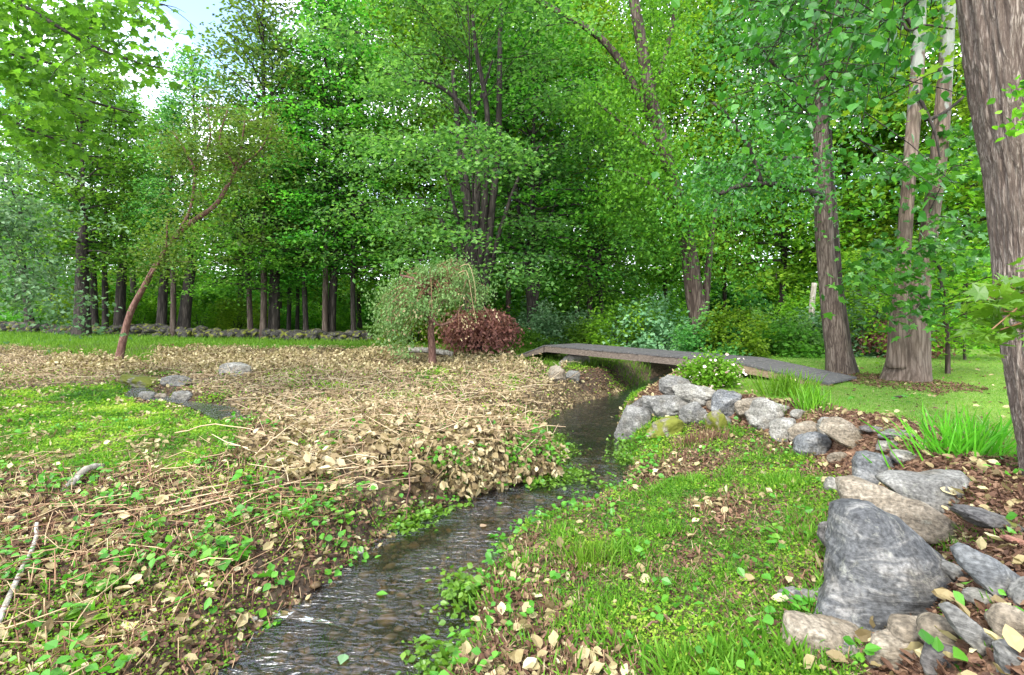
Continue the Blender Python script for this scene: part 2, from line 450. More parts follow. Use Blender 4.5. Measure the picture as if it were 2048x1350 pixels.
def cover(x, y, z=None):
    """how strongly each kind of cover grows at (x, y)"""
    x = np.asarray(x, float); y = np.asarray(y, float)
    if z is None: z = H(x, y)
    s, left, t = zones(x, y)
    px, py = toP(x, y, z)
    nz = fbm2(x, y, .9, 4, 21); nz2 = fbm2(x, y, 2.4, 3, 31)
    jx, jy = px + nz * 45, py + nz2 * 14
    vis = y > 1
    rd, _, rh = poly_dist(x, y, RIVULET)
    riv = rd < rh + .02 + .08 * nz2
    wet = (s > 0.02) & ~riv
    dry = (inpoly(jx, jy, DRY) | inpoly(jx, jy, DRY2)) & left & vis & wet
    gre = inpoly(jx, jy, GREEN) & left & vis & wet
    wallstrip = left & (y > 24.0 + 1.2 * nz)
    lawn = (~left) & (t > 1.1 + .5 * nz) & wet
    mul = (~left) & (t > -.05) & ~lawn & wet
    bank = (~left) & (t <= -.05) & wet
    rest = left & ~dry & ~gre & ~wallstrip & wet
    return dict(dry=dry & ~wallstrip, green=gre & ~dry, strip=wallstrip, lawn=lawn, mulch=mul, bank=bank, rest=rest, nz=nz, nz2=nz2, s=s, t=t, left=left, z=z)

def axis(parts):
    return np.unique(np.concatenate([np.linspace(a, b, n) for a, b, n in parts]))
gx = axis([(-400, -60, 18), (-60, -16, 60), (-16, 9, 300), (9, 30, 60), (30, 400, 20)])
gy = axis([(-30, 1, 20), (1, 20, 260), (20, 40, 90), (40, 90, 40), (90, 900, 18)])
GX, GY = np.meshgrid(gx, gy)
GZ = H(GX.ravel(), GY.ravel())
cv = cover(GX.ravel(), GY.ravel(), GZ)
nx, ny = len(gx), len(gy)
ii = (np.arange(ny - 1)[:, None] * nx + np.arange(nx - 1)[None]).ravel()
quads = np.stack([ii, ii + 1, ii + nx + 1, ii + nx], -1)

def ground_mat():
    m, n, N, L = nmat('ground_cover')
    tc = N('ShaderNodeTexCoord')
    def no(scale, det=5, rough=.6):
        a = N('ShaderNodeTexNoise'); a.inputs['Scale'].default_value = scale; a.inputs['Detail'].default_value = det; a.inputs['Roughness'].default_value = rough
        L(tc.outputs['Object'], a.inputs['Vector']); return a
    n1, n2 = no(14), no(2.2)
    soil = ramp(N, [(.020, .014, .010), (.060, .042, .028), (.120, .085, .055)], [.35, .5, .68]); L(n1.outputs['Fac'], soil.inputs['Fac'])
    cols = dict(dry=[(.030, .021, .012), (.075, .054, .030), (.165, .125, .072)], green=[(.030, .040, .012), (.070, .095, .018), (.120, .140, .035)],
                strip=[(.040, .085, .012), (.070, .150, .020), (.110, .200, .028)], lawn=[(.065, .135, .018), (.105, .195, .028), (.190, .230, .065)],
                mulch=[(.060, .032, .020), (.130, .072, .045), (.210, .140, .085)], bank=[(.026, .024, .012), (.062, .060, .022), (.135, .105, .058)],
                bed=[(.020, .014, .007), (.060, .040, .018), (.110, .075, .035)])
    cur = soil.outputs['Color']
    for k, c in cols.items():
        r = ramp(N, c, [.34, .5, .66]); L(n1.outputs['Fac'], r.inputs['Fac'])
        at = N('ShaderNodeAttribute'); at.attribute_name = k
        mx = N('ShaderNodeMixRGB'); L(at.outputs['Fac'], mx.inputs['Fac']); L(cur, mx.inputs['Color1']); L(r.outputs['Color'], mx.inputs['Color2'])
        cur = mx.outputs['Color']
    # broad patches: drier, yellower turf
    pr = N('ShaderNodeMapRange'); pr.inputs['From Min'].default_value = .5; pr.inputs['From Max'].default_value = .68; L(n2.outputs['Fac'], pr.inputs['Value'])
    at = N('ShaderNodeAttribute'); at.attribute_name = 'lawn'
    mu = N('ShaderNodeMath'); mu.operation = 'MULTIPLY'; L(pr.outputs['Result'], mu.inputs[0]); L(at.outputs['Fac'], mu.inputs[1])
    mu2 = N('ShaderNodeMath'); mu2.operation = 'MULTIPLY'; mu2.inputs[1].default_value = .5; L(mu.outputs[0], mu2.inputs[0])
    mx = N('ShaderNodeMixRGB'); mx.inputs['Color2'].default_value = (.26, .24, .09, 1); L(mu2.outputs[0], mx.inputs['Fac']); L(cur, mx.inputs['Color1'])
    p = N('ShaderNodeBsdfPrincipled'); p.inputs['Roughness'].default_value = .9; p.inputs['Specular IOR Level'].default_value = .15
    L(mx.outputs['Color'], p.inputs['Base Color'])
    b = N('ShaderNodeBump'); b.inputs['Strength'].default_value = .7; b.inputs['Distance'].default_value = .03; L(n1.outputs['Fac'], b.inputs['Height']); L(b.outputs['Normal'], p.inputs['Normal'])
    o = N('ShaderNodeOutputMaterial'); L(p.outputs['BSDF'], o.inputs['Surface'])
    return m
att = {k: cv[k].astype(float) for k in ('dry', 'green', 'strip', 'lawn', 'mulch', 'bank')}
att['bed'] = (cv['s'] <= 0.05).astype(float)
gme = mesh_np('ground', np.stack([GX.ravel(), GY.ravel(), GZ], -1), [quads], ground_mat(), True, att)
tag(link('ground', gme), None, None, kind='structure')

def water_mat(name='stream_water'):
    m, n, N, L = nmat(name)
    tc = N('ShaderNodeTexCoord'); mp = N('ShaderNodeMapping'); mp.inputs['Rotation'].default_value = (0, 0, .25); mp.inputs['Scale'].default_value = (.9, 2.3, 1)
    L(tc.outputs['Object'], mp.inputs['Vector'])
    a = N('ShaderNodeTexNoise'); a.inputs['Scale'].default_value = 4.6; a.inputs['Detail'].default_value = 2; a.inputs['Distortion'].default_value = 1.6; L(mp.outputs['Vector'], a.inputs['Vector'])
    c = N('ShaderNodeTexNoise'); c.inputs['Scale'].default_value = 24; c.inputs['Detail'].default_value = 3; c.inputs['Distortion'].default_value = 1.0; L(mp.outputs['Vector'], c.inputs['Vector'])
    ad = N('ShaderNodeMath'); ad.operation = 'MULTIPLY_ADD'; ad.inputs[1].default_value = .10; L(c.outputs['Fac'], ad.inputs[0]); L(a.outputs['Fac'], ad.inputs[2])
    calm0 = N('ShaderNodeAttribute'); calm0.attribute_name = 'ripple'
    lo = N('ShaderNodeTexNoise'); lo.inputs['Scale'].default_value = 2.3; lo.inputs['Detail'].default_value = 3; L(tc.outputs['Object'], lo.inputs['Vector'])
    lm = N('ShaderNodeMapRange'); lm.inputs['From Min'].default_value = .35; lm.inputs['From Max'].default_value = .65; lm.inputs['To Min'].default_value = .12; L(lo.outputs['Fac'], lm.inputs['Value'])
    calm = N('ShaderNodeMath'); calm.operation = 'MULTIPLY'; L(calm0.outputs['Fac'], calm.inputs[0]); L(lm.outputs['Result'], calm.inputs[1])
    b = N('ShaderNodeBump'); b.inputs['Distance'].default_value = .085; L(calm.outputs[0], b.inputs['Strength']); L(ad.outputs[0], b.inputs['Height'])
    fr = N('ShaderNodeFresnel'); fr.inputs['IOR'].default_value = 1.65; L(b.outputs['Normal'], fr.inputs['Normal'])
    g = N('ShaderNodeBsdfGlossy'); g.inputs['Roughness'].default_value = .24; g.inputs['Color'].default_value = (.92, .96, 1, 1); L(b.outputs['Normal'], g.inputs['Normal'])
    t = N('ShaderNodeBsdfTransparent'); t.inputs['Color'].default_value = (.62, .52, .38, 1)
    mx = N('ShaderNodeMixShader'); L(fr.outputs['Fac'], mx.inputs['Fac']); L(t.outputs['BSDF'], mx.inputs[1]); L(g.outputs['BSDF'], mx.inputs[2])
    o = N('ShaderNodeOutputMaterial'); L(mx.outputs['Shader'], o.inputs['Surface'])
    return m
M_water = water_mat()

def ribbon(P, z, extra, n, cross, ripple):
    c = smooth_path(np.column_stack([P[:, 0], P[:, 1], P[:, 2]]), n)
    tan = unit(np.gradient(c[:, :2], axis=0)); nor = np.stack([-tan[:, 1], tan[:, 0]], -1)
    u = np.linspace(-1, 1, cross)
    X = c[:, None, :2] + nor[:, None] * u[None, :, None] * (c[:, None, 2:3] + extra)
    V = np.concatenate([X, np.broadcast_to(np.asarray(z).reshape(-1, 1, 1) if np.ndim(z) else np.full((1, 1, 1), z), (n, cross, 1))], -1).reshape(-1, 3)
    i = (np.arange(n - 1)[:, None] * cross + np.arange(cross - 1)[None]).ravel()
    q = np.stack([i, i + 1, i + cross + 1, i + cross], -1)
    V = V.copy(); V[:, 2] += fbm2(V[:, 0], V[:, 1], 4, 2, 77) * .006
    rip = np.interp(V[:, 1], ripple[0], ripple[1])
    return mesh_np('stream', V, [q[:, ::-1]], M_water, True, {'ripple': rip})
tag(link('stream_water', ribbon(STREAM[:-1], WATER, .22, 240, 16, ([0, 7.6, 8.3, 9.2, 10, 14], [1, 1, .8, .3, .12, .1]))), None, None, kind='structure')
zr = np.interp(np.linspace(0, 1, 60), [0, 1], [0, 0])
rc = smooth_path(np.column_stack([RIVULET[:, 0], RIVULET[:, 1], RIVULET[:, 2]]), 60)
zr = left_h(rc[:, 0], rc[:, 1]) - .085
tag(link('rivulet_water', ribbon(RIVULET, zr, .02, 60, 6, ([0, 30], [.8, .8]))), None, None, kind='structure')
# ------------------------------------------------------------------ stones
_ico = {}
def ico(n):
    if n not in _ico:
        bm = bmesh.new(); bmesh.ops.create_icosphere(bm, subdivisions=n, radius=1)
        _ico[n] = (np.array([v.co[:] for v in bm.verts]), np.array([[v.index for v in f.verts] for f in bm.faces])); bm.free()
    return _ico[n]

def rock_shape(seed, half, blocky=3.0, cuts=7, rough=.10, sub=4, taper=0.0):
    v, f = ico(sub)
    r = np.random.default_rng(seed)
    d = v / ((np.abs(v) ** blocky).sum(1, keepdims=True) ** (1 / blocky))
    d = d * .92
    for k in range(cuts):
        n = unit(r.normal(size=3) * np.array([1, 1, .8])); c = r.uniform(.62, .88)
        h = d @ n - c
        d = d - n[None] * np.maximum(h, 0)[:, None] * .92
    o = r.uniform(0, 50, 3)
    d = d * (1 + rough * fbm(v * 1.6 + o, 3, seed)[:, None]) + v * (rough * .35 * fbm(v * 6 + o, 4, seed + 9))[:, None]
    if taper: d[:, :2] *= (1 - taper * d[:, 2:3])
    return d * np.asarray(half), f

def outline_rock(seed, ol, d, c, width):
    v, f = ico(5)
    q = np.column_stack([(ol[:, 0] - 1024) / F * d - c[0], E - (ol[:, 1] - HY) / F * d - c[2]])
    cen = (q.max(0) + q.min(0)) / 2 * .4 + q.mean(0) * .6
    q = q - cen
    th = np.arctan2(v[:, 2], v[:, 0]); rho = np.hypot(v[:, 0], v[:, 2])
    rr = np.zeros(len(v)); cs, sn = np.cos(th), np.sin(th)
    for k in range(len(q)):
        a, b = q[k], q[(k + 1) % len(q)]; e = b - a
        den = cs * e[1] - sn * e[0]; den = np.where(np.abs(den) < 1e-9, 1e-9, den)
        r_ = (a[0] * e[1] - a[1] * e[0]) / den; u = (a[0] * sn - a[1] * cs) / den
        ok = (r_ > 0) & (u > -1e-6) & (u < 1 + 1e-6); rr = np.maximum(rr, np.where(ok, r_, 0))
    R = rr * np.clip(rho, 0, 1) ** .72
    x, z = cs * R, sn * R
    dep = np.sign(v[:, 1]) * np.abs(v[:, 1]) ** .8 * width * .34
    p = np.column_stack([x + cen[0], dep + .6 * z, z + cen[1]])
    o = np.random.default_rng(seed).uniform(0, 40, 3)
    p += unit(v) * (width * (.030 * fbm(p * (4 / max(width, .3)) + o, 3, seed) + .010 * fbm(p * (16 / max(width, .3)) + o, 3, seed + 5)))[:, None]
    for n_, cc in ((unit(np.array([-.55, -1, .35])), .17), (unit(np.array([.5, -1, .75])), .17), (unit(np.array([.1, -1, -.3])), .22), (unit(np.array([.7, -.5, .8])), .27)):
        h = p @ n_ - cc * width; p = p - n_[None] * np.maximum(h, 0)[:, None] * .9
    return p, f

def rotm(rx=0, ry=0, rz=0):
    return np.array(Matrix.Rotation(rz, 3, 'Z') @ Matrix.Rotation(ry, 3, 'Y') @ Matrix.Rotation(rx, 3, 'X'))

M_rk = dict(
    grey=rock_mat('grey_stone', [(.055, .054, .050), (.125, .122, .112), (.230, .225, .205)], (1, .6, 3.2), .3, .5),
    pale=rock_mat('pale_stone', [(.085, .080, .068), (.180, .172, .150), (.310, .300, .270)], (1, .7, 2.2), .5, .5),
    blue=rock_mat('blue_stone', [(.042, .044, .046), (.100, .104, .106), (.205, .205, .198)], (.8, .5, 4.0), .6, .4),
    tan=rock_mat('tan_stone', [(.075, .060, .042), (.165, .138, .102), (.280, .245, .190)], (1, .6, 4.5), .25, .5),
    mossy=rock_mat('mossy_stone', [(.07, .062, .045), (.150, .135, .100), (.260, .245, .190)], (1, .7, 2), .3, .4, .75),
    dark=rock_mat('dark_stone', [(.040, .037, .035), (.095, .088, .082), (.180, .170, .155)], (1, .6, 3), .4, .35, .15),
    big=rock_mat('streaked_stone', [(.024, .025, .027), (.078, .080, .081), (.205, .198, .184)], (.7, 2.2, 5.0), .45, .55, 0, 2.2),
    red=rock_mat('reddish_stone', [(.16, .07, .045), (.27, .13, .09), (.38, .21, .15)], (1, 1, 2), .2, .2))

# photo box, distance, material, tilt across the view, blockiness, label
ROCKS = [
 ((1236, 818, 1296, 884), 10.2, 'grey', 0, 2.6, 'rounded mottled boulder standing in the water at the stream edge'),
 ((1294, 790, 1384, 836), 10.7, 'grey', 4, 2.6, 'wide rounded boulder in the wall above the gap by the pool'),
 ((1320, 752, 1380, 794), 11.6, 'grey', 12, 2.5, 'topmost domed boulder of the heap by the white flowering shrub'),
 ((1354, 769, 1444, 812), 10.9, 'pale', 10, 2.6, 'pale boulder with a brown hollow on its left, atop the wall'),
 ((1264, 790, 1308, 826), 11.0, 'dark', -28, 3.4, 'thin slab leaning left against the back of the boulder heap'),
 ((1296, 833, 1366, 882), 10.1, 'mossy', -14, 3.2, 'low mossy stone wedged under the wide boulder beside the pool'),
 ((1366, 811, 1414, 852), 10.0, 'grey', 0, 2.5, 'small round grey boulder with grass tuft at its foot'),
 ((1424, 783, 1482, 838), 10.0, 'blue', 14, 3.2, 'upright lichen speckled boulder in the middle of the wall'),
 ((1416, 826, 1452, 866), 9.6, 'mossy', 0, 3.0, 'small stone with yellow moss under the lichen speckled boulder'),
 ((1477, 795, 1553, 839), 9.9, 'tan', 8, 2.5, 'tan rounded boulder half hidden behind the roundest pale boulder'),
 ((1502, 802, 1578, 857), 9.4, 'pale', 6, 2.4, 'roundest pale boulder in the middle of the stone wall'),
 ((1542, 839, 1602, 888), 8.7, 'pale', -12, 3.4, 'whitish blocky stone next below the roundest pale boulder'),
 ((1580, 848, 1648, 890), 8.3, 'tan', -6, 2.6, 'tan rounded stone behind the small blue grey boulder'),
 ((1590, 860, 1659, 918), 7.7, 'blue', -22, 2.6, 'blue grey pointed boulder leaning left out of the bank'),
 ((1650, 842, 1752, 912), 7.5, 'tan', 24, 3.0, 'large dark tan slab tilted down to the right'),
 ((1646, 838, 1704, 876), 7.9, 'pale', 8, 2.8, 'pale lichened stone behind the tilted dark tan slab'),
 ((1585, 820, 1611, 836), 9.0, 'pale', 0, 3.2, 'little pale stone lying in mulch behind the wall'),
 ((1728, 853, 1778, 870), 8.0, 'dark', 6, 3.2, 'dark flat stone sunk in the mulch near the iris clump'),
 ((1762, 860, 1822, 880), 7.7, 'grey', 4, 3.4, 'thin flat grey paver lying in the mulch by the iris clump'),
 ((1754, 878, 1794, 906), 7.0, 'pale', -10, 3.2, 'small knobby pale stone below the flat paver'),
 ((1786, 902, 1833, 928), 6.5, 'pale', 6, 2.8, 'small flat pale stone lying in grass above the pointed boulder'),
 ((1708, 908, 1826, 972), 5.7, 'blue', 20, 2.4, 'smooth blue grey boulder pointing right, alone on the bank top'),
 ((1775, 957, 1995, 1040), 4.8, 'grey', 7, 3.4, 'broad flat grey slab near the foot of the largest trunk'),
 ((1716, 978, 2012, 1128), 4.05, 'tan', 0, 3.2, 'cream ridged slab lying across behind the biggest boulder'),
 ((1630, 1030, 1945, 1300), 3.05, 'big', 20, 2.7, 'biggest boulder, grey streaked wedge filling the lower right'),
 ((1644, 1048, 1735, 1150), 3.5, 'dark', -30, 3.0, 'dark brown stone peeking out left behind the biggest boulder'),
 ((1575, 1268, 1780, 1400), 2.6, 'tan', 6, 2.8, 'brownish boulder under the biggest one at the bottom edge'),
 ((1745, 1290, 1850, 1400), 2.5, 'tan', -6, 3.0, 'brown grey stone right of the bottom edge boulder, partly cut off'),
 ((1922, 1236, 2030, 1335), 2.7, 'grey', 40, 2.6, 'long grey stone sloping right in the lower right corner'),
 ((1944, 1108, 2070, 1222), 3.15, 'blue', 36, 2.7, 'dark bluish stone right of the biggest boulder'),
 ((1930, 1015, 2046, 1070), 4.2, 'dark', 16, 2.8, 'dark rounded stone at the right edge below the flat slab'),
 ((1940, 1178, 2004, 1218), 2.95, 'pale', 14, 2.7, 'small pale stone filling the gap under the bluish stone'),
 ((1986, 1214, 2060, 1282), 2.8, 'tan', 18, 2.8, 'small brown stone against the right edge below the bluish one'),
 ((1792, 1246, 1878, 1298), 2.6, 'tan', 0, 2.6, 'small tan stone resting under the tip of the biggest boulder'),
 ((1676, 972, 1700, 996), 4.95, 'pale', -30, 3.2, 'small pale chip of stone lying on the grassy bank'),
 ((1688, 988, 1724, 1032), 4.4, 'dark', 0, 2.6, 'small brown stone left of the cream ridged slab'),
 ((1562, 1180, 1626, 1222), 3.4, 'grey', -10, 2.8, 'half buried grey stone in weeds on the right bank'),
 ((2010, 1070, 2060, 1098), 3.7, 'red', 20, 2.8, 'reddish stone at the right edge below the dark rounded one'),
 ((1880, 1120, 1948, 1172), 3.2, 'grey', 30, 2.8, 'grey stone tucked behind the right shoulder of the biggest boulder'),
 ((2030, 1150, 2110, 1230), 3.0, 'grey', 20, 2.8, 'grey stone cut off by the right edge beside the bluish stone'),
 ((1990, 1290, 2080, 1370), 2.6, 'grey', 20, 2.8, 'grey stone in the very corner at the bottom right'),
 ((1850, 1290, 1925, 1360), 2.55, 'dark', 10, 2.7, 'dark stone between the sloping corner stone and the tan stone'),
 ((246, 744, 320, 780), 13.6, 'mossy', 16, 2.8, 'long boulder thick with yellow moss above the trickle on the left'),
 ((326, 750, 374, 774), 13.4, 'grey', -6, 3.2, 'flat grey stone right of the yellow mossy boulder'),
 ((344, 785, 380, 805), 11.9, 'grey', 0, 2.6, 'small grey stone beside the trickle on the left'),
 ((279, 785, 306, 806), 11.9, 'grey', 0, 2.6, 'smallest grey stone left of the trickle'),
 ((309, 789, 330, 804), 11.6, 'tan', 0, 2.6, 'little brown stone in front of the trickle'),
 ((444, 726, 496, 756), 16.3, 'pale', 6, 2.8, 'pale boulder showing out of the dead leaves in mid meadow'),
 ((1100, 736, 1130, 768), 16.6, 'tan', 0, 3.4, 'brown stone in the far bank below the bridge pier'),
 ((1130, 744, 1157, 765), 16.2, 'grey', 0, 3.2, 'grey stone in the far bank right of the brown one'),
]
# silhouettes (photo pixels) for the largest stones; each gets its own depth and leans back into the bank
OUTL = {
 'biggest boulder': [(1735, 1042), (1760, 1034), (1800, 1042), (1862, 1072), (1935, 1140), (1925, 1190), (1912, 1230), (1944, 1296), (1880, 1290), (1800, 1268), (1720, 1262), (1640, 1262), (1632, 1250), (1672, 1190), (1700, 1130), (1722, 1080)],
 'cream ridged': [(1718, 1010), (1728, 984), (1770, 978), (1820, 1000), (1900, 1040), (1985, 1075), (2012, 1110), (1985, 1128), (1930, 1108), (1905, 1085), (1850, 1062), (1790, 1040), (1745, 1042), (1722, 1060)],
 'broad flat grey': [(1782, 972), (1830, 962), (1940, 957), (1965, 960), (1994, 1000), (1985, 1018), (1930, 1022), (1880, 1034), (1830, 1010)],
 'smooth blue grey': [(1712, 970), (1722, 930), (1738, 912), (1765, 910), (1800, 925), (1828, 950), (1822, 958), (1785, 952), (1755, 960), (1745, 972)],
 'large dark tan': [(1650, 862), (1668, 844), (1700, 840), (1730, 862), (1754, 890), (1748, 900), (1725, 910), (1700, 900), (1672, 880)],
 'brownish boulder': [(1578, 1400), (1582, 1330), (1595, 1290), (1615, 1270), (1660, 1272), (1720, 1282), (1775, 1290), (1792, 1330), (1790, 1400)],
 'long grey stone': [(1924, 1242), (1950, 1238), (1990, 1270), (2035, 1315), (2028, 1338), (1985, 1330), (1940, 1290)],
 'dark bluish': [(1946, 1120), (1968, 1108), (2010, 1130), (2070, 1170), (2080, 1220), (2030, 1212), (1980, 1185), (1950, 1150)]}
for i, ((x0, y0, x1, y1), d, mk, tilt, bl, lab) in enumerate(ROCKS):
    gd = ground((x0 + x1) / 2, min(y1, 1345) - .12 * (y1 - y0))[1]
    d = gd + .25 * (x1 - x0) / F * gd * .5
    ww, hh = (x1 - x0) / F * d, (y1 - y0) / F * d
    c = pick((x0 + x1) / 2, (y0 + y1) / 2, d)
    a = math.radians(tilt)
    # undo the tilt's effect on the box
    hx, hz = ww / 2, hh / 2
    ca, sa = abs(math.cos(a)), abs(math.sin(a))
    den = ca * ca - sa * sa
    if den > .25 and hx * ca - hz * sa > 0.15 * hx and hz * ca - hx * sa > 0.2 * hz:
        hx, hz = (hx * ca - hz * sa) / den, (hz * ca - hx * sa) / den
    else: hx, hz = hx * .98, hz * .85
    hy = max(.55 * hx + .3 * hz, .6 * hz)
    ol = next((o for k, o in OUTL.items() if lab.startswith(k)), None)
    if ol:
        v, f = outline_rock(100 + i, np.array(ol, float), d, c, (x1 - x0) / F * d)
        o = link('boulder', mesh_np('rock', v, [f], M_rk[mk], True)); o.location = c + np.array([0, .05, 0])
        tag(o, lab, 'boulder', 'stones of the wall and the banks'); continue
    v, f = rock_shape(100 + i, (hx * 1.28, hy * 1.3, hz * 1.45), bl, 8 if bl > 2.9 else 5, .11, 5 if ww > .35 else 4)
    v = v @ rotm(0, a, 0).T
    me = mesh_np('rock', v, [f], M_rk[mk], True)
    o = link('boulder' if ww > .35 else 'stone', me); o.location = c + np.array([0, hy * .15, -hh * .03])
    tag(o, lab, 'boulder' if ww > .35 else 'stone', 'stones of the wall and the banks')

cl = smooth_path(ROCKLINE[5:14], 300)
for i in range(26):
    q = cl[int(rng.integers(0, 300))] + rng.normal(0, .2, 2) + np.array([.12, .1]); sz_ = rng.uniform(.07, .17)
    v, f = rock_shape(700 + i, (sz_ * 1.3, sz_, sz_ * .75), 2.8, 6, .1, 3)
    v = v @ rotm(rng.uniform(-.3, .3), rng.uniform(-.3, .3), rng.uniform(0, 6)).T
    o = link('stone', mesh_np('rock', v, [f], M_rk[['grey', 'tan', 'dark', 'pale'][i % 4]], True)); o.location = (q[0], q[1], float(H(q[0], q[1])) + sz_ * .2)
    tag(o, 'small stone packed into the gaps between the bigger stones of the wall', 'stone', 'small stones between the boulders')

# stream bed pebbles: nobody could count them
n = 5000
tt = rng.uniform(0, 1, n); cc = smooth_path(STREAM[2:14], 400)
k = (tt * 399).astype(int); uu = rng.uniform(-1.25, 1.25, n)
tan = unit(np.gradient(cc[:, :2], axis=0)); xy = cc[k, :2] + np.stack([-tan[k, 1], tan[k, 0]], -1) * (uu * (cc[k, 2] + .05))[:, None] + rng.normal(0, .05, (n, 2))
sz = rng.lognormal(-3.75, .5, n)
v, f = ico(1)
z = H(xy[:, 0], xy[:, 1])
ok = z < WATER + .04
xy, sz, z = xy[ok], sz[ok], z[ok]; n = len(z)
th = rng.uniform(0, 6.28, n)
R = frames(np.stack([np.cos(th), np.sin(th), np.zeros(n)], -1), np.tile([0, 0, 1.0], (n, 1)))
M_peb = tint_mat('stream_pebbles', [(.05, .035, .018), (.15, .10, .05), (.26, .19, .11), (.34, .31, .26)], .5)
me = scatter_mesh('pebbles', v, [f], np.column_stack([xy, z + sz * .25]), R, np.stack([sz, sz * rng.uniform(.6, 1.3, n), sz * .5], -1), rng.uniform(0, 1, n), M_peb, True)
tag(link('stream_pebbles', me), 'brown pebbles covering the shallow stream bed', 'pebbles', kind='stuff')

# old dry stone wall along the wood: one wall, its stones are its pattern
wl = np.array([(-44, 33.5), (-33, 31.0), (-24, 29.4), (-15, 28.4), (-7.6, 27.6)])
n = 900
u = rng.uniform(0, len(wl) - 1.001, n); iu = u.astype(int); fu = (u - iu)[:, None]
xy = wl[iu] * (1 - fu) + wl[iu + 1] * fu + rng.normal(0, .16, (n, 2))
sz = rng.uniform(.14, .36, n)
V, Fq, off = [], [], 0
hh = rng.uniform(0, .52, n) * (.75 + .35 * fbm2(xy[:, 0], xy[:, 1], .35, 2, 4))
gz = H(xy[:, 0], xy[:, 1])
for i in range(n):
    v, f = rock_shape(900 + i % 40, (sz[i] * 1.25, sz[i], sz[i] * .7), 3, 5, .12, 2)
    v = v @ rotm(random.uniform(-.3, .3), random.uniform(-.3, .3), random.uniform(0, 6)).T
    V.append(v + np.array([xy[i, 0], xy[i, 1], gz[i] + hh[i]])); Fq.append(f + off); off += len(v)
o = link('dry_stone_wall', mesh_np('dry_stone_wall', np.concatenate(V), [np.concatenate(Fq)], rock_mat('shaded_wall_stone', [(.010, .010, .009), (.028, .026, .023), (.070, .066, .060)], (1, 1, 2), .2, .3, .3), False))  # stone colours darkened to paint in the shade the wall stands in
tag(o, 'low old wall of loose stones in painted shade along the far edge of the meadow', 'stone wall')

# ------------------------------------------------------------------ footbridge
def wood_mat(name, cols, scale, stretch, rough=.85, flecks=0):
    m, n, N, L = nmat(name)
    tc = N('ShaderNodeTexCoord'); mp = N('ShaderNodeMapping'); mp.inputs['Scale'].default_value = stretch; L(tc.outputs['Object'], mp.inputs['Vector'])
    a = N('ShaderNodeTexNoise'); a.inputs['Scale'].default_value = scale; a.inputs['Detail'].default_value = 7; a.inputs['Roughness'].default_value = .7; L(mp.outputs['Vector'], a.inputs['Vector'])
    r = ramp(N, cols, [.3, .5, .7]); L(a.outputs['Fac'], r.inputs['Fac'])
    col = r.outputs['Color']
    if flecks:
        v = N('ShaderNodeTexNoise'); v.inputs['Scale'].default_value = 26; v.inputs['Detail'].default_value = 3; L(tc.outputs['Object'], v.inputs['Vector'])
        mr = N('ShaderNodeMapRange'); mr.inputs['From Min'].default_value = .66; mr.inputs['From Max'].default_value = .7; L(v.outputs['Fac'], mr.inputs['Value'])
        mx = N('ShaderNodeMixRGB'); mx.inputs['Color2'].default_value = (.30, .26, .20, 1); L(mr.outputs['Result'], mx.inputs['Fac']); L(col, mx.inputs['Color1']); col = mx.outputs['Color']
    p = N('ShaderNodeBsdfPrincipled'); p.inputs['Roughness'].default_value = rough; L(col, p.inputs['Base Color']); p.inputs['Specular IOR Level'].default_value = .25
    b = N('ShaderNodeBump'); b.inputs['Strength'].default_value = .5; b.inputs['Distance'].default_value = .01; L(a.outputs['Fac'], b.inputs['Height']); L(b.outputs['Normal'], p.inputs['Normal'])
    o = N('ShaderNodeOutputMaterial'); L(p.outputs['BSDF'], o.inputs['Surface'])
    return m
M_deck = wood_mat('bridge_deck', [(.034, .033, .033), (.070, .067, .067), (.115, .111, .108)], 12, (.6, 3, 1), .85, 1)
M_beam = wood_mat('bridge_beam', [(.050, .038, .030), (.105, .083, .066), (.180, .150, .122)], 6, (.4, 3, 5))
M_rail = wood_mat('ramp_side', [(.090, .062, .038), (.170, .122, .076), (.250, .190, .125)], 6, (.4, 3, 5))
M_conc = rock_mat('pier_concrete', [(.16, .15, .13), (.28, .265, .235), (.40, .385, .35)], (1, 1, 1), .2, .4)

class Boxes:
    def __init__(self): self.V, self.Q, self.n = [], [], 0
    def hexa(self, bot, top):
        v = np.array(list(bot) + list(top), float); self.V.append(v)
        q = np.array([[3, 2, 1, 0], [4, 5, 6, 7], [0, 1, 5, 4], [1, 2, 6, 5], [2, 3, 7, 6], [3, 0, 4, 7]]) + self.n
        self.Q.append(q); self.n += 8
    def beam(self, a, b, width, depth, side):
        """bar from a to b; a, b on its top centre line; side = horizontal unit vector across"""
        a, b, side = (np.asarray(k, float) for k in (a, b, side)); s = side * width / 2; dz = np.array([0, 0, depth])
        self.hexa([a - s - dz, b - s - dz, b + s - dz, a + s - dz], [a - s, b - s, b + s, a + s])
    def mesh(self, name, mat): return mesh_np(name, np.concatenate(self.V), [np.concatenate(self.Q)], mat)

